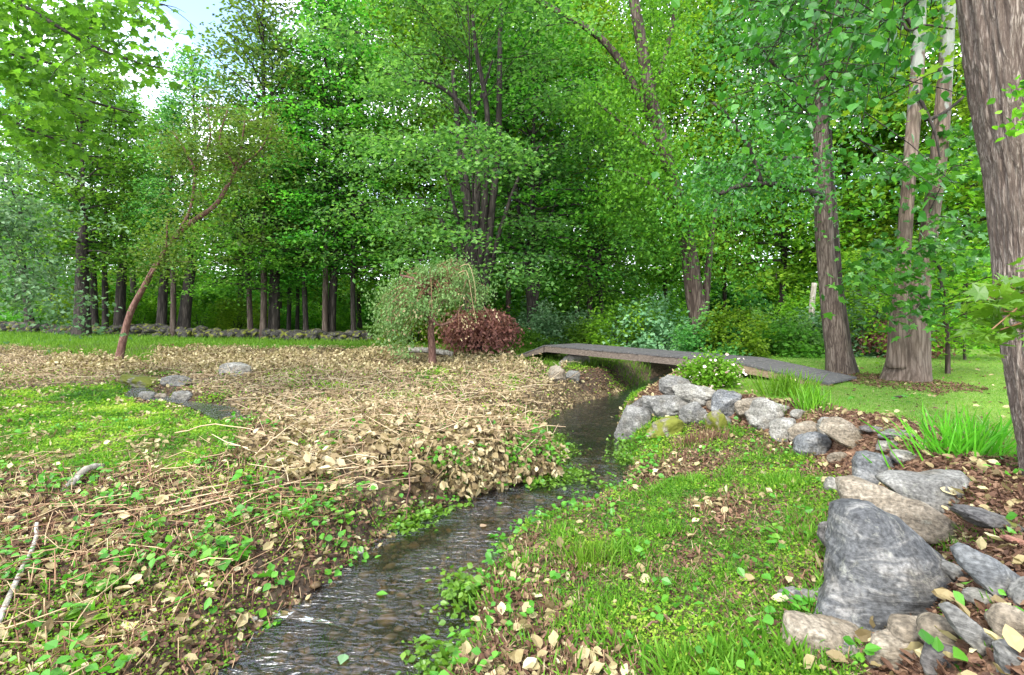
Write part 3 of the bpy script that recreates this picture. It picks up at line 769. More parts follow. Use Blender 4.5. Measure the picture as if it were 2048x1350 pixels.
A = np.array([1.14, 18.2, 1.0]); B = np.array([5.36, 12.76, 1.0])
ax = unit(B - A); sd2 = np.array([-ax[1], ax[0], 0.0])       # across the deck, away from the viewer
WB = 1.5
gL = A - ax * 1.75; gL[2] = float(H(gL[0], gL[1])) + .06
gR = B + ax * 2.15; gR[2] = float(H(gR[0], gR[1])) + .07
br = thing('footbridge', 'long low wooden footbridge with sloping ramps crossing the stream', 'bridge', tuple((A + B) / 2 * np.array([1, 1, 0])))
org = np.array(br.location)
def part(name, bx, mat, parent=br):
    for v in bx.V: v -= org
    o = link(name, bx.mesh(name, mat), parent); return o
def planks(a, b, n, name):
    bx = Boxes(); L = np.linalg.norm(b - a); ux = (b - a) / L
    for k in range(n):
        p, q = a + ux * (L * k / n + .003), a + ux * (L * (k + 1) / n - .003)
        j = np.array([0, 0, random.uniform(-.003, .003)]); e = random.uniform(-.012, .012)
        bx.beam(p + sd2 * (WB / 2 + e) + j, q + sd2 * (WB / 2 + e) + j, WB + .06, .04, sd2)
    return part(name, bx, M_deck)
planks(A, B, 46, 'deck')
planks(A, gL, 12, 'ramp')
planks(B, gR, 15, 'ramp')
for off, nm in ((.03, 'side_beam'), (WB - .03, 'side_beam')):
    bx = Boxes(); z = np.array([0, 0, .043]); bx.beam(A + sd2 * off - z, B + sd2 * off - z, .09, .19, sd2); part(nm, bx, M_beam)
    for P0, P1, mt in ((A, gL, M_beam), (B, gR, M_rail)):
        bx = Boxes(); p0, p1 = P0 + sd2 * off - z, P1 + sd2 * off - z
        ux = unit(P1 - P0) * .06; s = sd2 * .045
        bx.hexa([p0 + ux - s - [0, 0, .20], p1 - s - [0, 0, .08], p1 + s - [0, 0, .08], p0 + ux + s - [0, 0, .20]], [p0 + ux - s, p1 - s, p1 + s, p0 + ux + s])
        part('ramp_beam', bx, mt)
for P0 in (A + ax * .75, B - ax * .6):
    v, f = rock_shape(55, (.34, .78, .45), 5, 4, .05, 4)
    v = v @ rotm(0, 0, math.atan2(ax[1], ax[0])).T
    c = P0 + sd2 * WB * .5; c[2] = .30
    o = link('pier', mesh_np('pier', v + c - org, [f], M_conc, True), br)

# low weathered beam lying behind the weeping tree
p0, p1 = ground(822, 703), ground(900, 716)
d = 19.0
tb = Tubes(); tb.add(smooth_path([pick(818, 700, d), pick(860, 701, d - .2), pick(905, 708, d - .4)], 8), [.09, .1, .1, .1, .1, .1, .1, .09], 10, .5)
tag(link('log', tb.mesh('log', M_snag)), 'grey fallen log lying behind the weeping tree', 'log')

# ------------------------------------------------------------------ leaf shapes
LEAF2 = (np.array([(0, 0, 0), (-.33, .45, .07), (0, 1, -.10), (.33, .45, .07)]), [np.array([(0, 3, 2), (0, 2, 1)])])
LEAF5 = (np.array([(0, 0, 0), (-.30, .22, .05), (-.42, .50, .06), (-.22, .80, 0), (0, 1.05, -.10), (.22, .80, 0), (.42, .50, .06), (.30, .22, .05), (0, .35, -.03), (0, .7, -.05)]),
         [np.array([(0, 7, 8), (0, 8, 1), (9, 5, 4), (9, 4, 3)]), np.array([(8, 7, 6, 9), (1, 8, 9, 2)]), np.array([(9, 6, 5), (9, 3, 2)])])
CURL = (np.array([(0, 0, 0), (-.26, .22, .14), (-.30, .55, .22), (-.16, .82, .10), (0, 1.0, .16), (.18, .80, .16), (.34, .52, .10), (.24, .20, .12), (0, .35, -.04), (.02, .68, .0)]), LEAF5[1])
LOBED = (np.array([(0, 0, 0), (-.42, .10, .02), (-.30, .34, .03), (-.58, .62, 0), (-.22, .64, .03), (0, 1.08, -.08), (.22, .64, .03), (.58, .62, 0), (.30, .34, .03), (.42, .10, .02), (0, .40, -.03)]),
         [np.array([(10, i, i - 1) for i in range(1, 10)] + [(10, 0, 9)])])
BLADE = (np.array([(-.05, 0, 0), (.05, 0, 0), (-.042, .45, .0), (.042, .45, .0), (-.03, .8, -.09), (.03, .8, -.09), (0, 1.0, -.22)]), [np.array([(0, 1, 3, 2), (2, 3, 5, 4)]), np.array([(4, 5, 6)])])

def rand_dirs(n, up=0.0, r=rng):
    v = r.normal(size=(n, 3)); v[:, 2] = v[:, 2] * .6 + up
    return unit(v)

def leaf_cloud(name, pos, mat, size, r, tmpl=LEAF2, up=1.0, hang=0.0, var=.35, tint=None):
    n = len(pos)
    nor = unit(r.normal(size=(n, 3)) * .55 + np.array([0, 0, up]))
    di = r.normal(size=(n, 3)); di[:, 2] = di[:, 2] * .35 - hang
    R = frames(di, nor)
    sc_ = size * r.uniform(1 - var, 1 + var, n)
    if tint is None: tint = np.clip(.5 + .22 * r.normal(size=n), 0, 1)
    return scatter_mesh(name, tmpl[0], tmpl[1], pos, R, sc_, tint, mat)

def crown(seed, H1, R, nl, per, size, mats, H0=0.0, prof='oval', flat=.22, droop=.25, hang=0.0, spray=.8, lift=1.0, tmpl=LEAF2, stem=.13, up=1.0, start=.35):
    """limbs and leaves round an upright axis from z=H0 to H1; returns (limb mesh, leaf mesh)"""
    r = np.random.default_rng(seed)
    tb = Tubes(); C = []; O = []
    zz = np.linspace(H0, H1 * .97, 8); wob = np.cumsum(r.normal(0, .05, (8, 2)), 0) * (zz[:, None] - H0) / max(H1 - H0, 1) * 2
    axis_p = np.column_stack([wob, zz]); tb.add(axis_p, np.linspace(stem, .02, 8), 7, .4)
    for i in range(nl):
        u = (i + r.uniform(0, 1)) / nl; h = H0 + (H1 - H0) * u
        if prof == 'oval': pr = math.sin(math.pi * (.22 + .74 * u)) ** .8
        elif prof == 'cone': pr = (1 - u) ** .8 * .95 + .08
        elif prof == 'vase': pr = .55 + .6 * math.sin(math.pi * (.1 + .75 * u))
        else: pr = 1 - .5 * u
        L = R * pr * r.uniform(.65, 1.12)
        an = i * 2.399963 + r.normal(0, .35); el = math.radians((8 + 55 * u) * lift + r.normal(0, 7))
        base = np.array([np.interp(h, zz, axis_p[:, 0]), np.interp(h, zz, axis_p[:, 1]), h])
        t = np.linspace(0, 1, 6)
        dirh = np.array([math.cos(an), math.sin(an)])
        hor = L * t * math.cos(el); ver = L * (t * math.sin(el) - droop * t ** 2.2 * .6)
        P = np.column_stack([base[0] + dirh[0] * hor, base[1] + dirh[1] * hor, base[2] + ver])
        P[1:] += r.normal(0, .03 * L, (5, 3)) * t[1:, None]
        tb.add(P, np.linspace(stem * (.5 - .35 * u), .012, 6), 5, .4, False)
        ns = max(2, int(L / .75))
        for k in range(ns):
            tt = start + (1 - start) * (k + r.uniform(0, 1)) / ns
            q = np.array([np.interp(tt, t, P[:, j]) for j in range(3)])
            sl = L * (.38 * (1.15 - tt)) * r.uniform(.6, 1.2); a2 = an + r.choice([-1, 1]) * r.uniform(.5, 1.2)
            e = q + np.array([math.cos(a2) * sl, math.sin(a2) * sl, sl * r.uniform(-.15, .35)])
            tb.add(np.stack([q, (q + e) / 2 + [0, 0, .05 * sl], e]), [.018, .013, .006], 4, .4, False)
            C.append(e); O.append(an); C.append((q + e) / 2); O.append(an)
        C.append(P[-1]); O.append(an)
    C = np.array(C); O = np.array(O)
    rep = np.repeat(np.arange(len(C)), per)
    off = r.normal(size=(len(rep), 3)) * np.array([spray, spray, spray * flat]) * .5
    rad2 = (off[:, :2] ** 2).sum(1)
    off[:, 2] -= rad2 * .35 / spray
    pos = C[rep] + off
    ct = r.normal(0, .2, len(C))
    tint = np.clip(.5 + ct[rep] + r.normal(0, .2, len(rep)), 0, 1)
    leaf = leaf_cloud('crown', pos, mats[1], size, r, tmpl, up, hang, .3, tint)
    return tb.mesh('limbs', mats[0]), leaf

# ------------------------------------------------------------------ trees
def trunk_mesh(pts, rad, mat, sides=14, flare=.5, knob=.05, n=40, seed=0):
    P = smooth_path(pts, n); t = np.linspace(0, 1, n)
    L = np.linalg.norm(np.diff(P, axis=0), axis=1).sum(); s = t * L
    r0 = np.interp(t, np.linspace(0, 1, len(rad)), rad)
    tb = Tubes(); tb.add(P, r0, sides, .5)
    V = tb.V[0].reshape(n, sides, 3)
    th = np.linspace(0, 2 * np.pi, sides, endpoint=False)
    dirv = V - P[:, None]
    q = np.stack([np.cos(th)[None].repeat(n, 0) * 1.6, np.sin(th)[None].repeat(n, 0) * 1.6, s[:, None].repeat(sides, 1) * .9], -1)
    fac = 1 + knob * fbm(q + seed * 3.1, 3, seed)
    root = 1 + flare * np.exp(-s / (r0[0] * 2.2))[:, None] * (.75 + .5 * noise3(np.stack([np.cos(th) * 2.2, np.sin(th) * 2.2, th * 0 + seed], -1), seed))[None]
    tb.V[0] = (P[:, None] + dirv * (fac * root)[..., None]).reshape(-1, 3)
    return tb.mesh('trunk', mat)

def tree(name, label, loc, pts, rad, mat, crown_meshes=None, at=None, cs=1.0, crz=0.0, group=None, cat='tree', flare=.5, sides=14, knob=.05, csz=None, seed=0):
    """pts are offsets from the foot; crown_meshes = (limbs, leaves)"""
    t = thing(name, label, cat, tuple(loc), 0, group)
    p = np.asarray(pts, float).copy(); p = np.concatenate([[p[0] - [0, 0, .25]], p[1:]])
    link('trunk', trunk_mesh(p, rad, mat, sides, flare, knob, 40, seed), t)
    if crown_meshes:
        for nm, me in zip(('limbs', 'crown'), crown_meshes):
            o = link(nm, me, t); o.location = at if at is not None else p[-1]; o.rotation_euler = (0, 0, crz); o.scale = (cs, cs, csz or cs)
    return t

CR = {}
CR['maple1'] = crown(1, 12.5, 3.5, 62, 24, .20, (M_barkdark, M_maple), droop=.35, spray=1.2, flat=.16)
CR['maple2'] = crown(2, 11.5, 3.8, 58, 25, .19, (M_barkdark, M_maple), droop=.45, spray=1.3, flat=.14)
CR['ash1'] = crown(3, 14, 3.0, 64, 24, .19, (M_barkdark, M_ash), prof='oval', droop=.3, spray=1.0, flat=.25, hang=.3)
CR['ash2'] = crown(4, 12, 3.6, 60, 25, .18, (M_barkdark, M_ash), droop=.5, spray=1.2, flat=.2, hang=.2)
CR['tall'] = crown(5, 17, 2.9, 76, 21, .20, (M_barkdark, M_olive), prof='oval', droop=.2, spray=.9, flat=.4)
CR['poplar'] = crown(6, 17, 4.6, 80, 40, .19, (M_barkdark, M_poplar), prof='vase', droop=.35, spray=1.1, flat=.45, hang=.8, up=.3)
CR['lime'] = crown(7, 15, 4.4, 74, 40, .20, (M_barkdark, M_lime), prof='vase', droop=.4, spray=1.2, flat=.3, hang=.3, up=.6)
CR['low'] = crown(8, 6.0, 2.7, 44, 40, .15, (M_barkdark, M_maple), droop=.5, spray=1.1, flat=.14, lift=.6)
CR['lowlime'] = crown(9, 6.5, 2.9, 44, 40, .16, (M_barkdark, M_lime), droop=.5, spray=1.1, flat=.2, lift=.6)

WOOD = 'trees along the edge of the wood'
# px of the foot, distance, diameter in photo px, lean of the trunk top in px, crown kind, crown start z, scale, label
ROW = [
 (62, 30.0, 15, -26, 'ash2', 3.6, 1.05, 'slim dark trunk leaning slightly left near the left edge, behind the wall'),
 (164, 28.0, 26, 4, 'maple1', 3.6, 1.05, 'thickest straight dark trunk on the left, standing at the stone wall'),
 (189, 32.0, 13, -4, 'ash1', 4.4, 1.05, 'thin straight dark trunk just right of the thickest left trunk'),
 (211, 31.5, 11, -2, 'maple2', 4.2, .95, 'thinnest pole of the left group, between two dark trunks'),
 (238, 31.0, 19, 8, 'maple2', 4.2, .82, 'dark trunk behind the lower part of the red leaning tree'),
 (322, 29.5, 18, 14, 'maple1', 3.4, .72, 'short dark trunk leaning right, left of the slim brown pole'),
 (346, 28.6, 11, -4, 'ash1', 4.0, .62, 'slim brown pole between two leaning dark trunks'),
 (364, 29.2, 22, 30, 'ash2', 4.2, .92, 'black trunk leaning strongly right above the bright grass strip'),
 (502, 28.4, 11, -6, 'low', 2.6, 1.1, 'thin brown trunk under low hanging leaves, leftmost of the middle row'),
 (526, 28.0, 13, 2, 'tall', 4.0, 1.12, 'brown trunk under the tallest pointed crown against the blue sky'),
 (548, 28.6, 22, 4, 'ash2', 4.4, 1.05, 'thick dark trunk in the middle row with ivy green around it'),
 (577, 30.5, 9, 4, 'maple2', 3.4, .85, 'very thin pole right of the thick middle trunk'),
 (594, 31.0, 8, 0, 'low', 3.0, 1.0, 'thin pole half way between the thick and the paired trunks'),
 (613, 28.8, 11, -6, 'maple1', 3.2, .9, 'thin dark trunk left of the pair of close trunks'),
 (650, 28.0, 12, 4, 'ash1', 4.2, 1.05, 'reddish slim trunk, left one of a close pair'),
 (660, 28.4, 17, 14, 'maple1', 4.4, 1.15, 'black trunk leaning right, right one of a close pair'),
 (708, 28.6, 11, -2, 'maple2', 3.2, .95, 'slim trunk on the grass left of the weeping tree'),
 (1012, 27.5, 11, 8, 'ash2', 3.6, 1.0, 'slim brown trunk rising right behind the red leaf shrub'),
 (1153, 29.0, 9, 2, 'lime', 5.0, .85, 'thin pale brown pole above the left end of the footbridge'),
 (1181, 27.5, 13, -2, 'ash2', 3.4, .95, 'brown trunk behind the middle of the footbridge'),
 (1215, 27.0, 9, -24, 'low', 2.2, 1.0, 'thin trunk leaning left behind the middle of the footbridge'),
]
for i, (px, d, dia, lean, ck, cz, cs, lab) in enumerate(ROW):
    x = (px - 1024) / F * d; g = float(H(x, d)); r0 = dia / F * d / 2
    dx = lean / F * d
    hz = cz + 3.6 - g
    pts = [(0, 0, 0), (dx * .45 + random.uniform(-.06, .06), 0, hz * .4), (dx * .8, random.uniform(-.1, .1), hz * .75), (dx * 1.1, 0, hz)]
    zc = cz - g + .7
    tree('woodland_tree', lab, (x, d, g), pts, [r0, r0 * .9, r0 * .75, r0 * .5], M_barkbrown if i in (6, 8, 9, 14, 17, 18, 19) else M_barkdark, CR[ck],
         (dx * .85, 0, zc), cs, random.uniform(0, 6.28), WOOD, seed=i)

# second rank: individuals nothing tells apart
rank2 = [(-60, 36), (30, 41), (110, 38), (180, 45), (270, 39), (330, 46), (420, 42), (480, 37), (560, 45), (640, 41), (720, 38), (790, 35), (860, 40), (900, 33), (985, 37), (1060, 42),
         (1130, 36), (1200, 44), (1260, 34), (1330, 39), (1390, 31), (1450, 36), (1510, 42), (1560, 30), (1620, 36), (1690, 29), (1740, 35), (1800, 27), (1870, 33), (1930, 26), (2010, 30), (2090, 34)]
for i, (px, d) in enumerate(rank2):
    if i % (2 if px > 1000 else 3) == 0: continue
    x = (px - 1024) / F * d; g = float(H(x, d)); ck = random.choice(['maple1', 'ash1', 'maple2', 'ash2', 'tall'] if px < 760 else (['poplar', 'maple1', 'lime', 'ash1', 'ash2'] if px < 1250 else ['poplar', 'lime', 'poplar', 'lime', 'maple1']))
    cs = random.uniform(1.0, 1.2) * (.9 if px < 760 else 1.4)
    if 200 < px < 400: cs *= .72
    if ck in ('poplar', 'lime', 'tall'): cs *= .85
    r0 = random.uniform(.13, .24)
    hz = 6.0; lx = random.uniform(-.4, .4)
    tree('woodland_tree', 'tall green leafy tree in the thick of the wood, its foot hidden by others', (x, d, g), [(0, 0, 0), (lx * .5, 0, hz * .5), (lx, 0, hz)], [r0, r0 * .85, r0 * .6], M_barkdark, CR[ck],
         (lx * .7, 0, random.uniform(2.6, 4.0)), cs, random.uniform(0, 6.28), 'trees deep in the wood', seed=i + 50)

# far woodland: one mass
n = 360000
r = np.random.default_rng(77)
px = r.uniform(-350, 2400, n); d = r.uniform(46, 66, n)
x = (px - 1024) / F * d
top = 15 + 4 * fbm2(x, d, .12, 3, 9)
z = r.uniform(0, 1, n) ** 1.7 * top
keep = fbm(np.stack([x * .35, d * .35, z * .5], -1), 3, 41) + .8 * (z < 5) > -.12
pos = np.stack([x, d, z + .3], -1)[keep]
n = len(pos)
ct = np.clip(.5 + .3 * fbm(pos * .3, 2, 5) + r.normal(0, .12, n), 0, 1)
tag(link('far_woodland', leaf_cloud('far_woodland', pos, M_maple, .42, r, LEAF2, .8, .2, .35, ct)), 'dense far green woodland closing off the background', 'woodland', kind='stuff')

# undergrowth bushes behind the bridge and beyond the wall
def bush(seed, R, Hh, n, size, mat, hang=.2, tmpl=LEAF2):
    r = np.random.default_rng(seed)
    k = 26; cc = rand_dirs(k, .35, r) * r.uniform(.45, .95, (k, 1)) * np.array([R, R, Hh]); cc[:, 2] = np.abs(cc[:, 2]) + .05 * Hh
    rep = r.integers(0, k, n)
    off = r.normal(size=(n, 3)) * np.array([R, R, Hh * .6]) * .19
    off[:, 2] -= (off[:, :2] ** 2).sum(1) * .5 / R
    pos = cc[rep] + off; pos[:, 2] = np.maximum(pos[:, 2], .03)
    tint = np.clip(.5 + r.normal(0, .16, k)[rep] + r.normal(0, .13, n), 0, 1)
    tb = Tubes()
    for q in cc[::2]:
        tb.add(np.stack([np.array([q[0] * .1, q[1] * .1, -.05]), q * np.array([.45, .45, .55]), q]), [.022, .016, .006], 4, .3, False)
    return tb.mesh('stems', M_barkdark), leaf_cloud('foliage', pos, mat, size, r, tmpl, .8, hang, .35, tint)
BU = [bush(31, 1.3, 1.7, 3400, .15, M_ash), bush(32, 1.6, 1.3, 3600, .15, M_maple), bush(33, 1.2, 2.3, 3600, .14, M_lime), bush(34, 1.5, 1.9, 3800, .13, M_silver)]
spots = []
for px in range(1040, 1700, 42): spots.append((px + random.uniform(-15, 15), random.uniform(23.5, 26.5)))
for px in range(1240, 1680, 48): spots.append((px + random.uniform(-15, 15), random.uniform(18.5, 21.5)))
for px in range(1690, 2080, 50): spots.append((px + random.uniform(-15, 15), random.uniform(23.5, 26)))
for px in range(-60, 2140, 46): spots.append((px + random.uniform(-20, 20), random.uniform(47, 54)))
for px in range(840, 1060, 50): spots.append((px + random.uniform(-15, 15), random.uniform(25, 30)))
for px in range(-40, 760, 62): spots.append((px + random.uniform(-20, 20), random.uniform(33, 37)))
for (px, d) in spots:
    x = (px - 1024) / F * d
    if poly_dist(np.array([x]), np.array([d]), STREAM)[0][0] < 1.2: continue
    k = random.choice([0, 1, 2, 2, 2, 3] if px > 1000 else [1, 2, 2]); s = random.uniform(.8, 1.35) * (2.3 if d > 44 else 1)
    t = thing('bush', 'leafy green bush in the tangled undergrowth of the wood', 'bush', (x, d, float(H(x, d))), random.uniform(0, 6.28), 'bushes of the undergrowth')
    for nm, me in zip(('stems', 'foliage'), BU[k]):
        o = link(nm, me, t); o.scale = (s, s, s)
#SPLIT
# ------------------------------------------------------------------ trees that stand apart
def pxpath(pts, d, foot):
    d = np.broadcast_to(np.asarray(d, float), (len(pts),))
    return np.array([pick(px, py, dd) for (px, py), dd in zip(pts, d)]) - foot

def spray_leaves(name, C, per, spray, size, mat, seed, tmpl=LEAF2, flat=.3, up=.8, hang=.3, parent=None, tv=.16):
    r = np.random.default_rng(seed); C = np.asarray(C, float)
    rep = np.repeat(np.arange(len(C)), per)
    off = r.normal(size=(len(rep), 3)) * np.array([spray, spray, spray * flat]) * .5
    off[:, 2] -= (off[:, :2] ** 2).sum(1) * .4 / spray
    tint = np.clip(.5 + r.normal(0, tv, len(C))[rep] + r.normal(0, .13, len(rep)), 0, 1)
    return link(name, leaf_cloud(name, C[rep] + off, mat, size, r, tmpl, up, hang, .35, tint), parent)

def limbs_obj(paths, mat, parent, name='limb'):
    for pts, r0, r1 in paths:
        n = max(6, len(pts) * 4)
        tb = Tubes(); tb.add(smooth_path(pts, n), np.linspace(r0, r1, n), 8, .5, True)
        link(name, tb.mesh(name, mat), parent)

def twiggy(starts_ends, seed, k=4, r0=.012, reach=2.6):
    """thin side twigs along polylines; returns (tube set, spray centres)"""
    r = np.random.default_rng(seed); tb = Tubes(); C = []
    for P in starts_ends:
        P = smooth_path(P, 12); tb.add(P, np.linspace(r0, .004, 12), 4, .4, False)
        L = min(np.linalg.norm(P[-1] - P[0]), reach)
        for i in range(k):
            q = P[int(r.integers(2, 12))]; e = q + r.normal(size=3) * np.array([.28, .28, .16]) * L - np.array([0, 0, .07 * L])
            tb.add(np.stack([q, (q + e) / 2 + [0, 0, .02 * L], e]), [.007, .005, .003], 4, .4, False); C.append(e); C.append((q + e) / 2)
        C.append(P[-1])
    return tb, np.array(C)

# leaning red tree on the left
f = ground(238, 724)
d = f[1]
t = thing('leaning_tree', 'thin reddish tree leaning far right out of the meadow on the left', 'tree', tuple(f))
w = d / F
P = pxpath([(236, 732), (248, 672), (262, 622), (290, 570), (325, 510), (370, 455), (425, 415), (452, 378), (478, 315), (490, 240)], np.linspace(d, d + .6, 10), f)
link('trunk', trunk_mesh(P, np.array([8, 6.5, 6, 5.5, 5, 4.8, 4.4, 3.6, 2.5, 1.3]) * w, M_barkred, 12, .45, .08, 60, 5), t)
lp = [pxpath([(345, 482), (380, 420), (392, 345), (420, 280), (415, 215)], d + .1, f), pxpath([(440, 395), (470, 345), (520, 300), (545, 250)], d + .5, f), pxpath([(392, 345), (370, 300), (350, 270)], d - .3, f),
      pxpath([(470, 330), (440, 280), (455, 220)], d + .3, f), pxpath([(300, 555), (330, 500), (335, 440)], d - .3, f)]
limbs_obj([(p, 3.2 * w, 1 * w) for p in lp], M_barkred, t)
tb, C = twiggy(lp + [P[7:]], 61, 16)
link('twigs', tb.mesh('twigs', M_barkred), t)
spray_leaves('crown', C, 36, .8, .115, M_olive, 62, flat=.5, parent=t)
C2 = pxpath([(345 + random.gauss(0, 22), 500 + random.gauss(0, 26)) for _ in range(16)], d, f)
spray_leaves('foliage', C2, 40, .6, .10, M_olive, 63, parent=t)

# the multi-stemmed tree in the middle
def multistem(name, label, foot, stems, d, mat, crown_mesh, at, cs, rz, w0):
    t = thing(name, label, 'tree', tuple(foot))
    w = d / F
    for pts, a, b in stems:
        p = pxpath(pts, d + np.linspace(0, random.uniform(-.8, .8), len(pts)), foot)
        n = 30; tb = Tubes(); tb.add(smooth_path(p, n), np.linspace(a * w, b * w, n), 9, .5); link('stem', tb.mesh('stem', mat), t)
    for nm, me in zip(('limbs', 'crown'), crown_mesh):
        o = link(nm, me, t); o.location = at; o.scale = (cs,) * 3; o.rotation_euler = (0, 0, rz)
    return t
CR['wide'] = crown(21, 14.5, 5.6, 84, 31, .17, (M_barkdark, M_ash), prof='vase', droop=.45, spray=1.3, flat=.2, hang=.15, stem=.05, start=.5)
CR['wide2'] = crown(22, 14.0, 5.2, 80, 28, .18, (M_barkdark, M_poplar), prof='vase', droop=.3, spray=1.2, flat=.4, hang=.6, up=.4, stem=.05, start=.45)
d = 22.0; g = np.array([(948 - 1024) / F * d, d, 0]); g[2] = H(g[0], g[1])
ft = (948, HY + (E - g[2]) / d * F + 4)
multistem('maple_tree', 'wide tree with many dark stems fanning out in the middle of the picture', g,
          [([ft, (940, 560), (936, 430), (921, 330), (914, 230), (905, 140)], 12, 4), ([ft, (946, 540), (952, 430), (957, 325), (950, 256), (919, 205), (875, 171), (830, 160)], 10, 2.5),
           ([ft, (958, 540), (967, 440), (972, 325), (974, 222), (953, 103), (945, 30)], 10, 3), ([ft, (970, 540), (985, 400), (996, 300), (998, 222), (1000, 85), (1003, -20)], 10, 4),
           ([ft, (925, 560), (900, 470), (862, 415), (835, 390)], 7, 3), ([ft, (985, 520), (1010, 430), (1040, 350), (1080, 290)], 6, 2), ([ft, (940, 420), (928, 300), (960, 200), (985, 120)], 6, 2),
           ([ft, (930, 520), (905, 400), (880, 320), (868, 250)], 5, 2)],
          d, M_barkdark, CR['wide'], (0, 0, 3.0), 1.05, .4, 1)
d = 25.5; g = np.array([(1062 - 1024) / F * d, d, 0]); g[2] = H(g[0], g[1])
ft = (1062, HY + (E - g[2]) / d * F + 4)
multistem('maple_tree', 'dark three-stemmed tree behind the left end of the footbridge', g,
          [([ft, (1060, 600), (1050, 520), (1040, 440), (1030, 340)], 9, 3), ([ft, (1066, 590), (1060, 500), (1072, 400), (1090, 300)], 9, 3), ([ft, (1072, 600), (1080, 540), (1092, 470), (1110, 400)], 6, 2)],
          d, M_barkdark, CR['maple2'], (0, 0, 3.4), 1.2, 1.0, 1)

# dark leaning tree with the fork, behind the bridge
d = 20.0; g = np.array([(1402 - 1024) / F * d, d, 0]); g[2] = H(g[0], g[1]); w = d / F
t = thing('poplar_tree', 'dark furrowed tree leaning left, clad in leaves, just behind the bridge', 'tree', tuple(g))
P = pxpath([(1404, HY + (E - g[2]) / d * F + 6), (1400, 650), (1390, 590), (1380, 520), (1365, 430), (1345, 360), (1320, 270), (1300, 190), (1285, 100), (1268, 0), (1258, -90)], d, np.array(g))
link('trunk', trunk_mesh(P, np.array([19, 18, 17, 16, 15, 14, 13, 12, 11, 10, 8]) * w, M_barkbrown, 16, .4, .09, 70, 7), t)
lp = [pxpath([(1318, 265), (1282, 200), (1235, 115), (1180, 60), (1075, 0), (1020, -50)], d + .3, g), pxpath([(1408, 660), (1414, 560), (1424, 460), (1436, 380)], d + .3, g), pxpath([(1335, 330), (1285, 285), (1235, 240), (1195, 205)], d - .4, g),
      pxpath([(1300, 190), (1330, 110), (1350, 20), (1360, -60)], d + .4, g), pxpath([(1370, 440), (1330, 390), (1270, 350), (1230, 340)], d - .6, g)]
limbs_obj([(lp[0], 9 * w, 5 * w), (lp[1], 9 * w, 4 * w), (lp[2], 5 * w, 2 * w), (lp[3], 6 * w, 3 * w), (lp[4], 4 * w, 1.5 * w)], M_barkbrown, t)
tb, C = twiggy([lp[0]] + lp[2:] + [P[4:7], P[6:]], 71, 22, .02)
link('twigs', tb.mesh('twigs', M_barkdark), t)
spray_leaves('crown', C, 40, 1.2, .15, M_poplar, 72, flat=.6, hang=.9, up=.2, parent=t)
C2 = pxpath([(1360 + random.gauss(0, 62), random.uniform(330, 520)) for _ in range(60)], d - .5, g) + rng.normal(0, .5, (60, 3))
spray_leaves('foliage', C2, 60, 1.1, .13, M_maple, 73, flat=.7, hang=.7, up=.3, parent=t)

# big double-trunk tree right of the bridge
g = ground(1682, 748); d = g[1]; w = d / F
t = thing('poplar_tree', 'tall grey tree with a dark second trunk fused to it, at the bridge ramp', 'tree', tuple(g))
P = pxpath([(1682, 758), (1675, 700), (1665, 640), (1656, 560), (1649, 480), (1645, 400), (1642, 300), (1639, 200), (1633, 50), (1628, -120)], d, g)
link('trunk', trunk_mesh(P, np.array([25, 21, 18.5, 16.5, 16, 15.5, 14, 13, 11, 9]) * w, M_barkgrey, 28, .2, .07, 90, 8), t)
P2 = pxpath([(1700, 756), (1690, 700), (1682, 640), (1674, 560), (1669, 480), (1664, 400), (1658, 300), (1654, 200), (1650, 60)], d + .28, g)
link('second_trunk', trunk_mesh(P2, np.array([17, 14, 12, 10, 9, 8, 7, 6, 4]) * w, M_barkdark, 14, .2, .07, 60, 9), t)
lp = [pxpath([(1645, 392), (1600, 378), (1540, 368), (1480, 372), (1440, 388)], [d - .2, d - .9, d - 1.6, d - 2.1, d - 2.4], g), pxpath([(1522, 367), (1506, 310), (1488, 278), (1452, 228), (1425, 205)], d - 1.75, g),
      pxpath([(1637, 325), (1590, 316), (1545, 321), (1505, 342), (1470, 374)], [d - .2, d - .7, d - 1.2, d - 1.5, d - 1.7], g), pxpath([(1640, 230), (1600, 180), (1540, 120), (1500, 60)], d, g), pxpath([(1640, 200), (1690, 120), (1720, 30), (1740, -60)], d + .4, g),
      pxpath([(1470, 372), (1440, 340), (1405, 320)], d - .4, g)]
limbs_obj([(lp[0], 6.5 * w, 3 * w), (lp[1], 4.5 * w, 2 * w), (lp[2], 4.5 * w, 2 * w), (lp[3], 5 * w, 2 * w), (lp[4], 5 * w, 2 * w), (lp[5], 3 * w, 1.5 * w)], M_barkdark, t)
up = [pxpath([(1640, y), (1640 + dx * .5, y - 50), (1640 + dx, y - 60 + abs(dx) * .2)], d + dd, g) for y, dx, dd in ((150, -160, .5), (100, 170, 0), (60, -200, -.8), (20, 140, -.9), (180, 120, .8), (250, -110, .9), (-20, -120, .5), (-10, 60, -1))]
tb, C = twiggy(lp + up, 81, 17, .018)
link('twigs', tb.mesh('twigs', M_barkdark), t)
spray_leaves('crown', C, 24, .9, .115, M_hang, 82, flat=.6, hang=.8, up=.2, parent=t)
C2 = pxpath([(1600 + random.gauss(0, 90), random.uniform(220, 420)) for _ in range(16)], d + 2.5, g) + rng.normal(0, .5, (16, 3))
spray_leaves('foliage', C2, 40, .9, .12, M_lime, 83, flat=.6, hang=.7, up=.3, parent=t)

